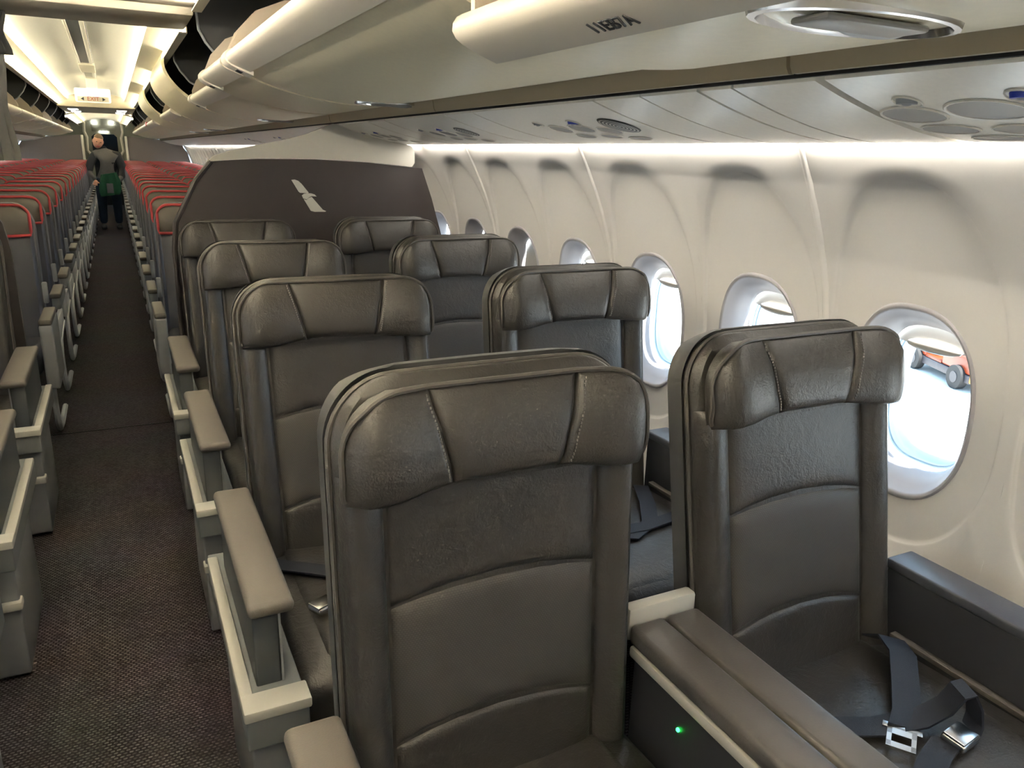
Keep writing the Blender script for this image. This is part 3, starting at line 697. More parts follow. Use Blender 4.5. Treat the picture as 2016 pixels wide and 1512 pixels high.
def bolster_mesh(sx):
    mb = MB()
    def mp(s, t):
        v = lerp(-0.05, 0.548, t); return sx * lerp(SW + 0.001, 0.249, s), v
    def base(u, v): return 0.020 + 0.012 * sst(SW, 0.225, abs(u)) - 0.02 * sst(0.235, 0.25, abs(u))
    pillow(mb, mp, base, 0.022, 0.25, 0.05); return mb.mesh('bolster', leather_side, 60)
HB0, HB1 = 0.522, 0.676
def hh(v):
    # headrest half width at height v
    r = 0.088; w = 0.250
    if v > HB1 - r:
        q = min(1, (v - (HB1 - r)) / r); return w - r * (1 - math.sqrt(max(0, 1 - q * q)))
    if v < HB0 + 0.02:
        q = min(1, (HB0 + 0.02 - v) / 0.03); return w - 0.012 * q * q
    return w
def hseam(t): return lerp(0.088, 0.122, t)
def hbase(u, v):
    wing = 0.020 * sst(0.10, 0.20, abs(u)) - 0.030 * sst(0.215, 0.252, abs(u))
    tt = (v - HB0) / (HB1 - HB0)
    return 0.072 + wing - 0.018 * sst(0.6, 1.0, tt) - 0.008 * sst(0.25, 0.0, tt)
def hbot(u): return HB0 + 0.010 - 0.014 * sst(0.06, 0.20, abs(u))
def head_core():
    mb = MB(); R = []
    for i in range(17):
        v = lerp(HB0 + 0.003, HB1 - 0.002, i / 16); h = hh(v) * 0.99
        k = math.sin(PI * min(1, max(0, (i + 1.2) / 18.4))) ** 0.35
        f = lambda u: hbase(u, v) - 0.004
        R.append([(-h, -0.040, v), (-h, -0.058 * k - 0.005, v)] + [(h * q, -(f(h * q) - 0.002), v) for q in (-0.95, -0.8, -0.5, -0.25, 0, 0.25, 0.5, 0.8, 0.95)] + [(h, -0.058 * k - 0.005, v), (h, -0.040, v), (h * 0.6, -0.026, v), (-h * 0.6, -0.026, v)])
    mb.rings(R); return mb.mesh('headrest', leather, 50)
def head_center():
    mb = MB()
    def mp(s, t):
        u = lerp(-1, 1, s) * (hseam(t) - 0.001); return u, lerp(hbot(u), HB1 - 0.001, t)
    pillow(mb, mp, hbase, 0.012, 0.10, 0.10); return mb.mesh('center_panel', leather, 60)
def head_wing(sx):
    mb = MB()
    def mp(s, t):
        v = lerp(HB0, HB1 - 0.001, t); u = lerp(hseam(t) + 0.001, hh(v), s); return sx * u, lerp(hbot(u), HB1 - 0.001, t)
    pillow(mb, mp, hbase, 0.012, 0.14, 0.10); return mb.mesh('wing_panel', leather, 60)
def head_piping():
    mb = MB(); pts_ = []
    for i in range(10): v = lerp(HB0 + 0.004, HB1 - 0.088, i / 9); pts_.append((-hh(v) - 0.001, -hbase(0.248, v) - 0.002, v))
    for i in range(1, 12):
        a = PI / 2 * i / 11; v = HB1 - 0.088 + 0.088 * math.sin(a); u = 0.162 + 0.088 * math.cos(a); pts_.append((-u - 0.001, -hbase(u, v) - 0.002, v + 0.001))
    L2 = [(-p[0], p[1], p[2]) for p in pts_[::-1]]
    mid = [(lerp(-0.162, 0.162, i / 8), -hbase(0.1, HB1) - 0.003, HB1 + 0.001) for i in range(1, 8)]
    mb.tube(pts_ + mid + L2, 0.0042, 7); return mb.mesh('piping', piping_m)
def back_piping():
    mb = MB(); pts_ = [(-hw_back(v) - 0.002, 0.004, v) for v in [0.05 + 0.53 * i / 14 for i in range(15)]]
    for i in range(1, 10):
        a = PI / 2 * i / 9; pts_.append((-(BH - 0.1 + 0.1 * math.cos(a)) - 0.002, 0.006, 0.583 + 0.104 * math.sin(a)))
    mid = [(lerp(-0.155, 0.155, i / 6), 0.008, 0.688) for i in range(1, 6)]
    mb.tube(pts_ + mid + [(-p[0], p[1], p[2]) for p in pts_[::-1]], 0.0045, 7); return mb.mesh('piping', piping_m)
def stitches():
    mb = MB()
    for sx in (-1, 1):
        for k in range(24):
            t = 0.08 + 0.86 * k / 23; u = hseam(t) + 0.009; v = lerp(hbot(u), HB1, t); e = 0.0118
            mb.box(sx * u - 0.0009, sx * u + 0.0009, -(hbase(u, v) + e) - 0.0006, -(hbase(u, v) + e) + 0.002, v - 0.0018, v + 0.0018)
        for k in range(60):
            v = 0.0 + 0.53 * k / 59
            mb.box(sx * 0.2395 - 0.0008, sx * 0.2395 + 0.0008, -0.0405, -0.036, v - 0.002, v + 0.002)
    return mb.mesh('stitching', stitch_m)
def cushion_mesh():
    mb = MB(); R = []
    # y from front to back
    for yy, zt, zb in [(-0.585, 0.360, 0.315), (-0.582, 0.385, 0.30), (-0.565, 0.410, 0.29), (-0.53, 0.424, 0.285), (-0.40, 0.426, 0.285), (-0.2, 0.418, 0.285), (0.0, 0.408, 0.285), (0.03, 0.40, 0.29)]:
        h = 0.258
        R.append([(-h, yy, zb), (-h - 0.002, yy, lerp(zb, zt, 0.5)), (-h + 0.004, yy, zt - 0.018), (-h + 0.022, yy, zt - 0.003), (-0.15, yy, zt), (0.15, yy, zt), (h - 0.022, yy, zt - 0.003), (h - 0.004, yy, zt - 0.018), (h + 0.002, yy, lerp(zb, zt, 0.5)), (h, yy, zb)])
    mb.rings(R); mb.shift((0, 0, -0.42)); return mb.mesh('cushion', leather_side, 50)
def cushion_panel():
    mb = MB()
    def fn(s, t):
        u = lerp(-0.195, 0.195, s); yy = lerp(-0.555, 0.0, t)
        e = lambda q, w: math.sqrt(max(0.0, 1 - (1 - min(1, min(q, 1 - q) / w)) ** 2))
        z = 0.424 - 0.016 * sst(-0.35, 0.0, yy) - 0.010 * sst(-0.50, -0.56, yy) - 0.002 + 0.012 * min(e(s, 0.12), e(t, 0.08)) - 0.010 * math.cos(PI * u / 0.39) * sst(-0.5, -0.2, yy)
        return (u, yy, z - 0.42)
    mb.grid(fn, TS, TS); return mb.mesh('cushion_panel', leather, 60)
def seat_base_mesh():
    mb = MB(); mb.box(-0.25, 0.25, -0.50, 0.05, -0.20, -0.13, 0.01); return mb.mesh('seat_pan', console_m)
def leg_mesh():
    mb = MB(); mb.box(-0.02, 0.02, -0.42, -0.36, -0.42, -0.19, 0.005); return mb.mesh('leg', silver)
FM = dict(core=core_mesh(), shell=shell_mesh(), up=panel_mesh('upper_panel', arc1, lambda u: 0.55, leather, 0.014), knit=panel_mesh('knit_panel', arc0, arc1, knit_m, 0.014), low=panel_mesh('lower_panel', lambda u: -0.05, arc0, leather, 0.014),
          bl=bolster_mesh(-1), br=bolster_mesh(1), head=head_core(), hc=head_center(), hl=head_wing(-1), hr=head_wing(1), pip=head_piping(), bpip=back_piping(), st=stitches(), cu=cushion_mesh(), cp=cushion_panel(), pan=seat_base_mesh(), leg=leg_mesh())
# aisle armrest pieces (local to the seat pivot; a = +1: armrest on the -x side)
def arm_meshes(a):
    X = lambda x0, x1: (min(a * x0, a * x1), max(a * x0, a * x1))
    d = {}
    def B(nm, m, x0, x1, y0, y1, z0, z1, r=0.0):
        q = X(x0, x1); d[nm] = MB().box(q[0], q[1], y0, y1, z0 - 0.42, z1 - 0.42, r, 3).mesh(nm, m)
    # pivot is 0.57 behind the armrest front; aisle face of the armrest at seat x - 0.345
    B('armrest_pad', armpad_m, -0.348, -0.262, -0.572, 0.0, 0.572, 0.600, 0.012)
    B('armrest_panel', armgrey, -0.340, -0.292, -0.555, -0.05, 0.385, 0.575, 0.004)
    mb = MB(); q = X(-0.288, -0.292); mb.box(q[0], q[1], -0.556, -0.06, 0.39 - 0.42, 0.570 - 0.42); d['panel_edge'] = mb.mesh('panel_edge', silver)
    B('tray', traygrey, -0.372, -0.258, -0.640, 0.02, 0.345, 0.418, 0.004)
    mb = MB(); q = X(-0.376, -0.352); mb.box(q[0], q[1], -0.645, -0.02, 0.412 - 0.42, 0.432 - 0.42, 0.004); d['side_rail'] = mb.mesh('side_rail', cream_rim)
    mb = MB(); q = X(-0.376, -0.254); mb.box(q[0], q[1], -0.648, -0.590, 0.412 - 0.42, 0.434 - 0.42, 0.004); d['front_rail'] = mb.mesh('front_rail', cream_rim)
    B('pedestal', silver, -0.362, -0.268, -0.600, -0.20, 0.012, 0.348, 0.006)
    mb = MB(); q = X(-0.368, -0.262); mb.box(q[0], q[1], -0.615, -0.570, 0.215 - 0.42, 0.240 - 0.42, 0.006); d['foot_bar'] = mb.mesh('foot_bar', cream_rim)
    return d
ARM = {1: arm_meshes(1), -1: arm_meshes(-1)}
def window_ledge(a):
    mb = MB(); q = (min(a * 0.280, a * 0.365), max(a * 0.280, a * 0.365))
    mb.box(q[0], q[1], -0.60, 0.02, 0.548 - 0.42, 0.572 - 0.42, 0.006, 3); m1 = mb.mesh('armrest_top', armblue)
    q = (min(a * 0.285, a * 0.355), max(a * 0.285, a * 0.355))
    mb = MB(); mb.box(q[0], q[1], -0.59, 0.015, 0.05 - 0.42, 0.550 - 0.42, 0.004); m2 = mb.mesh('armrest_panel', console_m)
    q = (min(a * 0.268, a * 0.288), max(a * 0.268, a * 0.288))
    mb = MB(); mb.box(q[0], q[1], -0.50, -0.03, 0.40 - 0.42, 0.412 - 0.42, 0.003); m3 = mb.mesh('side_rail', armpad_m)
    return m1, m2, m3
LEDGE = {1: window_ledge(1), -1: window_ledge(-1)}
AF = [0.416, 1.3225, 2.229, 3.135]
def ribbon(mb, pts, w, th=0.0022):
    """strap through pts; w = list of half-width vectors"""
    R = []
    P = [Vector(p) for p in pts]; n = len(P)
    for i, p in enumerate(P):
        t = (P[min(n - 1, i + 1)] - P[max(0, i - 1)]).normalized(); s = Vector(w[i] if isinstance(w, list) else w); nn = t.cross(s).normalized() * th
        R.append([p - s - nn, p + s - nn, p + s + nn, p - s + nn])
    mb.rings(R); return mb
def front_seat(x, r, side, recline, label, aisle):
    t = thing('front_cabin_seat', label, 'seat', (x, AF[r] + 0.57, 0.0), 'wide leather front cabin seats')
    rot = (-recline, 0, 0); pv = (0, 0, 0.42)
    b = inst('backrest', FM['core'], t, pv, rot)
    for nm, k in (('bolster', 'bl'), ('bolster', 'br'), ('upper_panel', 'up'), ('knit_panel', 'knit'), ('lower_panel', 'low'), ('piping', 'bpip')): inst(nm, FM[k], b)
    h = inst('headrest', FM['head'], t, pv, rot)
    for nm, k in (('center_panel', 'hc'), ('wing_panel', 'hl'), ('wing_panel', 'hr'), ('piping', 'pip')): inst(nm, FM[k], h)
    st = inst('stitching', FM['st'], h); st['kind'] = 'stuff'
    inst('shell', FM['shell'], t, pv, rot)
    cu = inst('cushion', FM['cu'], t, pv); inst('cushion_panel', FM['cp'], cu)
    inst('seat_pan', FM['pan'], t, pv)
    for lx in (-0.2, 0.2): inst('leg', FM['leg'], t, (lx, 0, 0.42))
    if aisle:
        A = ARM[side]; ar = inst('armrest', A['armrest_panel'], t, pv)
        inst('armrest_pad', A['armrest_pad'], ar); inst('panel_edge', A['panel_edge'], ar)
        tr = inst('tray', A['tray'], t, pv); inst('side_rail', A['side_rail'], tr); inst('front_rail', A['front_rail'], tr)
        pe = inst('pedestal', A['pedestal'], t, pv); inst('foot_bar', A['foot_bar'], pe)
    else:
        m1, m2, m3 = LEDGE[side]; ar = inst('window_armrest', m2, t, pv); inst('armrest_top', m1, ar); inst('side_rail', m3, ar)
    return t
ROWN = ['nearest', 'second', 'third', 'fourth and last']
REC_A = [0.07, 0.20, 0.20, 0.20]; REC_W = [0.185, 0.14, 0.10, 0.07]
fs = {}
for r in range(4):
    fs[('a', r)] = front_seat(0.598, r, 1, REC_A[r], 'wide dark leather aisle seat on the right, %s row' % ROWN[r], True)
    fs[('w', r)] = front_seat(1.293, r, 1, REC_W[r], 'wide dark leather window seat on the right, %s row' % ROWN[r], False)
    fs[('la', r)] = front_seat(-0.592, r, -1, 0.2, 'wide dark leather aisle seat left of the aisle, %s row' % ROWN[r], True)
    fs[('lw', r)] = front_seat(-1.285, r, -1, 0.2, 'wide dark leather window seat on the left, %s row' % ROWN[r], False)
# centre consoles between the paired seats
def console(x, r, label, led):
    t = thing('seat_console', label, 'console', (x, AF[r], 0), 'centre consoles between paired seats')
    MB().box(-0.066, 0.066, -0.02, 0.57, 0.02, 0.565, 0.006).build('body', console_m, t)
    for a, b in ((-0.078, -0.002), (0.002, 0.078)): MB().box(a, b, 0.085, 0.575, 0.562, 0.600, 0.010, 3).build('pad', console_pad, t)
    MB().box(-0.076, 0.076, 0.577, 0.605, 0.562, 0.628, 0.006).build('rear_cap', cream_rim, t)
    MB().box(-0.078, -0.064, 0.0, 0.57, 0.538, 0.560, 0.005).build('side_rail', cream_rim, t)
    MB().box(0.064, 0.078, 0.0, 0.57, 0.538, 0.560, 0.005).build('side_rail', cream_rim, t)
    cu = MB().box(-0.080, 0.080, -0.06, 0.08, 0.562, 0.596, 0.010, 3).build('cup_tray', cream_rim, t)
    MB().cyl((0.01, 0.01, 0.594), (0.01, 0.01, 0.5975), 0.04, 0.04, 24).build('cup_ring', armpad_m, cu)
    if led: MB().ell((-0.068, 0.43, 0.48), (0.003, 0.004, 0.004), 10, 6).build('green_indicator', led_m, t)
for r in range(4):
    console(0.945, r, 'padded console between the two seats of the right %s row' % ROWN[r], r == 0)
    console(-0.9385, r, 'padded console between the two seats of the left %s row' % ROWN[r], False)
# seat belts
def buckle(parent, loc, rot):
    b = MB().box(-0.030, 0.030, -0.022, 0.022, -0.007, 0.009, 0.006, 3).build('buckle', chrome, parent, loc, rot)
    MB().box(-0.029, 0.020, -0.019, 0.019, 0.008, 0.0125, 0.002).build('buckle_flap', chrome, b)
    return b
def belt_tongue(parent, loc, rot):
    mb = MB()
    for a in ((-0.024, -0.016, -0.03, 0.022), (0.016, 0.024, -0.03, 0.022)): mb.box(a[0], a[1], a[2], a[3], -0.0015, 0.0015)
    mb.box(-0.024, 0.024, -0.032, -0.018, -0.0015, 0.0015); mb.box(-0.024, 0.024, 0.002, 0.022, -0.0015, 0.0015); mb.box(-0.033, 0.033, 0.016, 0.030, -0.0015, 0.0015, 0.001)
    return mb.build('tongue', chrome, parent, loc, rot)
s = fs[('w', 0)]; ox, oy = 1.293, AF[0] + 0.57
Lc = lambda x, y, z: (x - ox, y - oy, z)
mb = MB(); ribbon(mb, [Lc(1.475, 0.930, 0.440), Lc(1.462, 0.885, 0.470), Lc(1.44, 0.84, 0.468), Lc(1.38, 0.785, 0.452), Lc(1.32, 0.735, 0.446), Lc(1.285, 0.715, 0.442)], [(0.021, -0.016, -0.004)] * 6)
b1 = mb.build('seat_belt', belt_m, s); belt_tongue(b1, Lc(1.262, 0.700, 0.440), (0.05, 0, math.radians(-55)))
mb = MB(); ribbon(mb, [Lc(1.06, 0.86, 0.43), Lc(1.16, 0.78, 0.437), Lc(1.25, 0.74, 0.436), Lc(1.33, 0.715, 0.445), Lc(1.372, 0.700, 0.470), Lc(1.385, 0.690, 0.505), Lc(1.400, 0.682, 0.512), Lc(1.410, 0.672, 0.485), Lc(1.408, 0.664, 0.455), Lc(1.385, 0.655, 0.445)], [(0.008, 0.023, 0.0)] * 4 + [(0.01, 0.022, 0.0)] * 6)
b2 = mb.build('seat_belt', belt_m, s); buckle(b2, Lc(1.352, 0.652, 0.445), (0.1, 0, math.radians(8)))
mb = MB(); ribbon(mb, [Lc(1.33, 0.66, 0.440), Lc(1.28, 0.645, 0.438), Lc(1.22, 0.62, 0.437), Lc(1.16, 0.57, 0.436), Lc(1.12, 0.50, 0.435)], (0.012, -0.02, 0))
mb.build('belt_tail', belt_m, b2)
s = fs[('a', 1)]; ox, oy = 0.598, AF[1] + 0.57
mb = MB(); ribbon(mb, [Lc(0.36, 1.80, 0.42), Lc(0.45, 1.70, 0.437), Lc(0.55, 1.62, 0.437), Lc(0.62, 1.58, 0.437)], (0.012, 0.02, 0)); b3 = mb.build('seat_belt', belt_m, s); 
mb = MB(); ribbon(mb, [Lc(0.83, 1.80, 0.42), Lc(0.72, 1.66, 0.437), Lc(0.58, 1.56, 0.437), Lc(0.49, 1.535, 0.44)], (0.008, -0.021, 0)); b4 = mb.build('seat_belt', belt_m, s); buckle(b4, Lc(0.432, 1.520, 0.446), (0, 0, math.radians(25)))
s = fs[('w', 1)]; ox, oy = 1.293, AF[1] + 0.57
mb = MB(); ribbon(mb, [Lc(1.50, 1.82, 0.425), Lc(1.43, 1.69, 0.437), Lc(1.36, 1.58, 0.437), Lc(1.25, 1.52, 0.437)], (0.02, -0.012, 0)); mb.build('seat_belt', belt_m, s)
mb = MB(); ribbon(mb, [Lc(1.07, 1.70, 0.42), Lc(1.20, 1.57, 0.438), Lc(1.33, 1.56, 0.440), Lc(1.48, 1.585, 0.440)], (0.004, 0.023, 0)); mb.build('seat_belt', belt_m, s)

# ------------------------------------------------------------------ rear cabin seats
EP = 0.75; EY = 4.12; NROW = 20
def e_back():
    mb = MB(); R = []
    for v in [-0.10 + 0.80 * i / 18 for i in range(19)]:
        h = 0.213 if v < 0.58 else 0.213 - 0.07 * (1 - math.sqrt(max(0, 1 - ((v - 0.58) / 0.125) ** 2)))
        k = 1 if v < 0.66 else 0.6
        R.append([(-h, 0.035, v), (-h, -0.005, v), (-h * 0.93, -0.024 * k, v), (-h * 0.6, -0.018 * k, v), (-h * 0.55, -0.022 * k, v), (0, -0.026 * k, v), (h * 0.55, -0.022 * k, v), (h * 0.6, -0.018 * k, v), (h * 0.93, -0.024 * k, v), (h, -0.005, v), (h, 0.035, v), (0, 0.045, v)])
    mb.rings(R); return mb.mesh('backrest', econ_back, 45)
def e_edge():
    mb = MB()
    for sx in (1,):
        pts_ = [(-0.215, 0.012, v) for v in [-0.1 + 0.68 * i / 8 for i in range(9)]] + [(-0.215 + 0.08 * (1 - math.cos(a)), 0.012, 0.58 + 0.118 * math.sin(a)) for a in [PI / 2 * i / 6 for i in range(1, 7)]]
        mb.tube(pts_ + [(-p[0], p[1], p[2]) for p in pts_[::-1]], 0.013, 6)
    return mb.mesh('shell_edge', econ_shell)
EH0, EH1 = 0.535, 0.690
def ehw(v):
    r = 0.06
    return 0.208 if v < EH1 - r else 0.208 - r * (1 - math.sqrt(max(0, 1 - ((v - EH1 + r) / r) ** 2)))
def e_head():
    mb = MB(); R = []
    for i in range(12):
        v = lerp(EH0, EH1, i / 11); h = ehw(v); k = 0.55 + 0.45 * math.sin(PI * min(1, (i + 0.6) / 12))
        R.append([(-h, -0.02, v), (-h, -0.045 * k, v), (-h * 0.75, -0.068 * k, v), (-h * 0.45, -0.056 * k, v), (0, -0.056 * k, v), (h * 0.45, -0.056 * k, v), (h * 0.75, -0.068 * k, v), (h, -0.045 * k, v), (h, -0.02, v), (0, -0.015, v)])
    mb.rings(R); return mb.mesh('headrest', econ_head, 45)
def e_pipe():
    mb = MB(); r = 0.06
    a_ = [(-0.208, -0.050, lerp(EH0 + 0.02, EH1 - r, i / 5)) for i in range(6)] + [(-(0.148 + r * math.cos(a)), -0.040, EH1 - r + r * math.sin(a)) for a in [PI / 2 * i / 7 for i in range(1, 8)]]
    b_ = [(-p[0], p[1], p[2]) for p in a_[::-1]]
    c_ = [(0.205, -0.048, EH0 + 0.002), (0.1, -0.052, EH0 - 0.002), (-0.1, -0.052, EH0 - 0.002), (-0.205, -0.048, EH0 + 0.002)]
    mb.tube(a_ + b_ + c_, 0.0075, 7, True); return mb.mesh('red_piping', red_m)
def e_cush():
    mb = MB(); mb.box(-0.213, 0.213, -0.44, 0.0, -0.10, 0.02, 0.035, 3); return mb.mesh('cushion', econ_back)
def e_armpad(): return MB().box(-0.028, 0.028, -0.56, -0.20, 0.178, 0.205, 0.010, 3).mesh('armrest', armpad_m)
def e_armbody(): return MB().box(-0.022, 0.022, -0.52, -0.04, 0.11, 0.180, 0.012, 2).mesh('arm_beam', silver)
def e_bigarm(): return MB().box(-0.028, 0.028, -0.56, -0.20, -0.13, 0.180, 0.010, 3).mesh('arm_box', silver)
def e_leg():
    mb = MB(); mb.tube([(0, 0.02, -0.06), (0, -0.22, -0.075), (0, -0.36, -0.10), (0, -0.415, -0.16), (0, -0.425, -0.25), (0, -0.405, -0.345), (0, -0.35, -0.392), (0, -0.2, -0.408), (0, 0.1, -0.408)], 0.014, 7); return mb.mesh('leg', leg_m)
def e_side(): return MB().box(-0.012, 0.012, -0.44, 0.0, -0.09, 0.03, 0.008).mesh('side_cover', leg_m)
def e_hinge(): return MB().box(-0.012, 0.012, -0.045, -0.015, 0.19, 0.30, 0.006).mesh('hinge_cover', silver)
EM = dict(back=e_back(), edge=e_edge(), head=e_head(), pipe=e_pipe(), cush=e_cush(), pad=e_armpad(), beam=e_armbody(), big=e_bigarm(), leg=e_leg(), side=e_side(), hinge=e_hinge())
COLN = ['aisle', 'middle', 'window']
for side, sn in ((1, 'right'), (-1, 'left')):
    for r in range(NROW):
        for c_i in range(3):
            x = side * (0.508 + 0.456 * c_i)
            t = thing('economy_seat', 'grey leather %s seat with red-piped headrest, %s block, %s rear cabin row' % (COLN[c_i], sn, ORD[r]), 'seat', (x, EY + 0.55 + EP * r, 0.0), 'red-piped seats in the %s block' % sn)
            rec = (-0.17, 0, 0); pv = (0, 0, 0.42)
            b = inst('backrest', EM['back'], t, pv, rec); inst('shell_edge', EM['edge'], b)
            h = inst('headrest', EM['head'], t, pv, rec); inst('red_piping', EM['pipe'], h)
            inst('cushion', EM['cush'], t, pv)
            if c_i == 0:
                axx = -side * 0.262
                if r == 0:
                    a = inst('armrest', EM['big'], t, (axx, 0, 0.42)); inst('armrest_pad', EM['pad'], a)
                else:
                    a = inst('armrest', EM['beam'], t, (axx, 0, 0.42)); inst('armrest_pad', EM['pad'], a)
                inst('hinge_cover', EM['hinge'], t, (-side * 0.236, 0.03, 0.42)); inst('side_cover', EM['side'], t, (-side * 0.24, 0, 0.42))
                inst('leg', EM['leg'], t, (-side * 0.245, 0, 0.42))
            elif c_i == 2:
                inst('leg', EM['leg'], t, (-side * 0.12, 0, 0.42))

# ------------------------------------------------------------------ rear end of the cabin
for s_, side in ((1, 'right'), (-1, 'left')):
    t = thing('rear_partition', 'plain grey-brown partition at the far end, %s of the aisle' % side, 'partition', (0, Y1 - 0.12, 0))
    mb = MB(); mb.prism([(s_ * x, z) for x, z in [(0.44, 0.0), (0.44, 1.62), (0.7, 1.60), (1.15, 1.56), (1.55, 1.46), (1.66, 1.3), (1.74, 0.95), (1.70, 0.4), (1.55, 0.0)]], 'y', 0, 0.04); mb.build('panel', farpart_m, t, angle=20)
    mb = MB(); mb.box(min(s_ * 0.40, s_ * 0.45), max(s_ * 0.40, s_ * 0.45), -0.03, 0.05, 0.0, 1.62, 0.012, 3); mb.build('edge_post', offwhite, t)
t = thing('galley', 'green-grey galley wall with a dark doorway at the far end of the aisle', 'galley', (0, Y1 + 0.9, 0))
mb = MB(); mb.prism([(-1.0, 0), (-0.26, 0), (-0.26, 1.60), (-0.20, 1.66), (0.20, 1.66), (0.26, 1.60), (0.26, 0), (1.0, 0), (1.0, 2.2), (-1.0, 2.2)], 'y', 0, 0.05); mb.build('wall_panel', galley_m, t, angle=20)
MB().box(-0.24, 0.24, -0.02, 0.0, 1.72, 1.86, 0.006).build('upper_cabinet', galley_m, t)
MB().box(-0.09, 0.09, -0.03, -0.018, 1.70, 1.72, 0.003).build('small_lamp', lamp_m, t)
for sx in (-1, 1):
    MB().box(sx * 0.17 - 0.045, sx * 0.17 + 0.045, -0.05, -0.0, 1.90, 1.925, 0.004).build('ceiling_lamp', lamp_m, t)
    mb = MB(); mb.tube([(sx * 0.30, -0.5, 1.95), (sx * 0.37, -0.5, 1.90), (sx * 0.38, -0.5, 1.7), (sx * 0.34, -0.5, 1.58), (sx * 0.36, -0.5, 1.3), (sx * 0.30, -0.5, 1.22)], 0.028, 8); mb.build('frame_post', offwhite, t)
struct(MB().box(-1.75, 1.75, Y1 + 2.2, Y1 + 2.25, 0, 2.2).build('wall_back', cavity_m))
for sx, nm in ((-1, 'left'), (1, 'right')):
    struct(MB().box(min(sx * 1.0, sx * 1.05), max(sx * 1.0, sx * 1.05), Y1 - 0.05, Y1 + 2.25, 0, 2.2).build('wall_galley_' + nm, galley_m))
struct(MB().box(-1.8, 1.8, Y0 - 0.06, Y0, -0.06, 2.2).build('wall_front', offwhite))

# ------------------------------------------------------------------ person standing in the aisle
def skin(name, verts, edges, radii, m, parent, root=0, sub=2):
    me = bpy.data.meshes.new(name); me.from_pydata(verts, edges, []); o = bpy.data.objects.new(name, me); COL.objects.link(o)
    md = o.modifiers.new('skin', 'SKIN'); md.use_smooth_shade = True
    for i, v in enumerate(me.skin_vertices[0].data):
        r = radii[i]; v.radius = r if isinstance(r, tuple) else (r, r); v.use_root = (i == root)
    sd = o.modifiers.new('sub', 'SUBSURF'); sd.levels = sub; sd.render_levels = sub
    me.materials.append(m); o.parent = parent; return o
t = thing('person', 'person in dark jacket and jeans leaning over in the far aisle', 'person', (-0.02, 15.6, 0))
# trunk, arms and legs: one skeleton (facing the camera, upper body leaning to the picture's left)
V = [(0.02, 0, 0.86), (0.03, 0, 1.0), (0.06, -0.02, 1.15), (0.05, -0.04, 1.27), (0.0, -0.06, 1.34), (-0.03, -0.07, 1.40),
     (-0.12, -0.04, 1.26), (-0.22, -0.08, 1.10), (-0.24, -0.12, 0.95), (-0.16, -0.22, 0.84),
     (0.21, -0.03, 1.24), (0.28, -0.05, 1.02), (0.22, -0.20, 0.84), (0.08, -0.24, 0.86),
     (-0.08, 0, 0.80), (-0.10, -0.02, 0.46), (-0.11, 0.02, 0.09), (0.12, 0, 0.80), (0.13, -0.03, 0.46), (0.13, 0.02, 0.09)]
Ed = [(0, 1), (1, 2), (2, 3), (3, 4), (4, 5), (3, 6), (6, 7), (7, 8), (8, 9), (3, 10), (10, 11), (11, 12), (12, 13), (0, 14), (14, 15), (15, 16), (0, 17), (17, 18), (18, 19)]
Rd = [(0.15, 0.11), (0.155, 0.115), (0.17, 0.12), (0.15, 0.10), 0.065, 0.052, 0.075, 0.056, 0.045, 0.035, 0.078, 0.058, 0.046, 0.035, 0.10, 0.068, 0.048, 0.10, 0.068, 0.048]
body = skin('body', V, Ed, Rd, grey_shirt, t)
# jacket: open shell over shoulders and arms
VJ = [(0.10, 0.03, 1.02), (0.12, 0.02, 1.18), (0.08, 0.0, 1.29), (-0.12, -0.03, 1.27), (-0.22, -0.08, 1.10), (-0.24, -0.12, 0.97), (0.21, -0.02, 1.25), (0.285, -0.05, 1.02), (0.23, -0.18, 0.86), (0.06, 0.05, 0.86)]
skin('jacket', VJ, [(0, 1), (1, 2), (2, 3), (3, 4), (4, 5), (2, 6), (6, 7), (7, 8), (0, 9)], [(0.16, 0.10), (0.165, 0.10), (0.12, 0.09), 0.085, 0.068, 0.056, 0.09, 0.070, 0.056, (0.16, 0.11)], jacket_m, t)
# trousers
VT = [(0.02, 0, 0.90), (-0.08, 0, 0.80), (-0.10, -0.02, 0.46), (-0.11, 0.02, 0.08), (0.12, 0, 0.80), (0.13, -0.03, 0.46), (0.13, 0.02, 0.08)]
skin('trousers', VT, [(0, 1), (1, 2), (2, 3), (0, 4), (4, 5), (5, 6)], [(0.165, 0.125), 0.112, 0.082, 0.066, 0.112, 0.082, 0.066], jeans_m, t)
# head with face
hd = MB(); hd.ell((0, 0, 0), (0.078, 0.098, 0.118), 20, 14)
for sx in (-1, 1): hd.ell((sx * 0.078, 0.012, -0.005), (0.012, 0.022, 0.032), 8, 6)
hd.add([(-0.014, -0.095, -0.03), (0.014, -0.095, -0.03), (0, -0.122, -0.03), (0, -0.094, 0.018)], [[0, 1, 2], [0, 2, 3], [1, 3, 2]])
head = hd.build('head', skin_m, t, (-0.055, -0.09, 1.475), (0.25, 0.22, 0.15))
for sx in (-1, 1): MB().ell((sx * 0.031, -0.088, 0.012), (0.013, 0.008, 0.007), 8, 6).build('eye', eye_m, head)
MB().ell((0, -0.090, -0.062), (0.026, 0.008, 0.006), 10, 6).build('mouth', red_m, head)
hr = MB(); hr.grid(lambda a, b: (0.084 * math.sin(b) * math.cos(a), 0.012 + 0.104 * math.sin(b) * math.sin(a), 0.012 + 0.118 * math.cos(b)), [2 * PI * i / 20 for i in range(21)], [0.02 + 1.05 * j / 8 for j in range(9)])
hr.build('hair', hair_m, head)
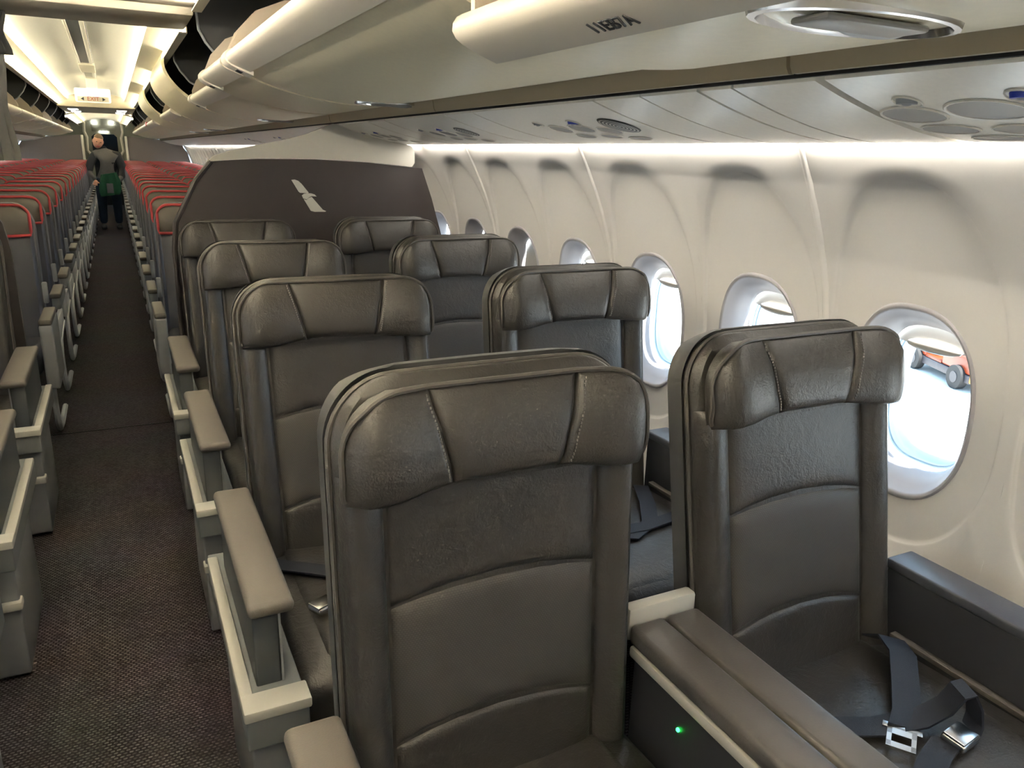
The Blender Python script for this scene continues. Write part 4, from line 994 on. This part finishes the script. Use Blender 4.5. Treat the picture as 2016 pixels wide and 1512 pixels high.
def hand(parent, loc, rot, sx):
    p = bpy.data.objects.new('hand', None)
    vs_ = [(0, 0, 0), (0, 0, -0.05), (0, -0.004, -0.085)]; es = [(0, 1), (1, 2)]; rs = [(0.026, 0.018), (0.036, 0.016), (0.034, 0.014)]
    for i, (fx, ln) in enumerate([(-0.028, 0.055), (-0.010, 0.065), (0.009, 0.062), (0.027, 0.048)]):
        b = len(vs_); vs_ += [(fx, -0.004, -0.088), (fx, -0.014, -0.088 - ln * 0.5), (fx, -0.034, -0.088 - ln * 0.85)]; es += [(2, b), (b, b + 1), (b + 1, b + 2)]; rs += [0.009, 0.0085, 0.0075]
    b = len(vs_); vs_ += [(sx * 0.040, -0.012, -0.040), (sx * 0.052, -0.028, -0.070)]; es += [(1, b), (b, b + 1)]; rs += [0.011, 0.009]
    o = skin('hand', vs_, es, rs, skin_m, parent); o.location = loc; o.rotation_euler = rot; return o
hand(t, (-0.15, -0.235, 0.84), (-0.7, 0.3, 0), 1); hand(t, (0.07, -0.25, 0.86), (-0.6, -1.2, 0), -1)
for x in (-0.11, 0.13):
    MB().box(x - 0.048, x + 0.048, -0.17, 0.10, 0.002, 0.085, 0.035, 3).build('shoe', shoe_m, t)
t2 = thing('folded_coat', 'green coat draped over the arm of the person in the aisle', 'coat', (0.06, 15.17, 0.70))
mb = MB(); R = []
for j in range(11):
    q = j / 10; z = lerp(0.26, -0.10, q); w = 0.10 + 0.05 * math.sin(PI * q * 0.8)
    R.append([((w + 0.012 * math.sin(5 * a + 4 * q)) * 1.1 * math.cos(a) - 0.03, (0.05 + 0.012 * math.sin(7 * a)) * math.sin(a), z + 0.02 * math.cos(a)) for a in [2 * PI * i / 28 for i in range(28)]])
mb.rings(R); mb.build('cloth', green_m, t2)
mb = MB(); mb.box(-0.08, 0.02, -0.062, -0.05, -0.06, 0.10, 0.005); mb.build('lining', grey_shirt, t2)

# ------------------------------------------------------------------ outside: apron and service vehicle
g = MB().box(2.6, 160, -120, 160, -2.6, -2.5).build('ground', asphalt); struct(g)
g = MB().box(-160, -2.6, -120, 160, -2.6, -2.5).build('ground', asphalt); struct(g)
for i in range(12): MB().box(2.7, 60, 1.0 + i * 1.9, 1.06 + i * 1.9, -2.5, -2.497).build('joint', joint_m, g if False else None) if False else None
t = thing('baggage_tractor', 'orange baggage tractor with black wheels parked on the bright apron outside', 'vehicle', (14.45, 9.05, -2.5), None, math.radians(65)); t.scale = (0.80, 0.80, 0.76)
MB().box(-1.35, 1.35, -0.62, 0.62, 0.22, 0.42, 0.03).build('chassis', hull_m, t)
MB().box(-1.35, -0.15, -0.60, 0.60, 0.42, 0.82, 0.06, 3).build('hood', orange_m, t)
MB().box(0.55, 1.35, -0.60, 0.60, 0.42, 0.80, 0.06, 3).build('rear_deck', orange_m, t)
MB().box(-0.15, 0.55, -0.60, 0.60, 0.42, 0.50, 0.02).build('step', orange_m, t)
MB().box(0.30, 0.55, -0.45, 0.45, 0.50, 1.05, 0.05, 3).build('driver_seat', hull_m, t)
MB().box(-1.45, -1.33, -0.62, 0.62, 0.25, 0.50, 0.03).build('bumper', yellow_m, t)
MB().box(1.33, 1.45, -0.62, 0.62, 0.25, 0.50, 0.03).build('bumper', yellow_m, t)
mb = MB(); mb.tube([(-0.2, 0, 0.80), (-0.05, 0, 1.05)], 0.02, 8); mb.build('steering_column', hull_m, t)
mb = MB(); mb.tube([(-0.03 + 0.06 * math.cos(a) * 0.7, 0.16 * math.sin(a), 1.06 + 0.10 * math.cos(a)) for a in [2 * PI * i / 16 for i in range(16)]], 0.015, 6, True); mb.build('steering_wheel', hull_m, t)
for sx in (-0.9, 0.9):
    for sy in (-0.62, 0.62):
        w = MB().cyl((sx, sy - 0.09, 0.29), (sx, sy + 0.09, 0.29), 0.29, 0.29, 24).build('wheel', rubber, t)
        MB().cyl((sx, sy - 0.10, 0.29), (sx, sy + 0.10, 0.29), 0.14, 0.14, 16).build('hub', hull_m, w)
for sy in (-0.5, 0.5):
    mb = MB(); mb.tube([(0.6, sy, 0.80), (0.6, sy, 1.25), (1.25, sy, 1.25), (1.25, sy, 0.80)], 0.025, 8); mb.build('side_rail', orange_m, t)
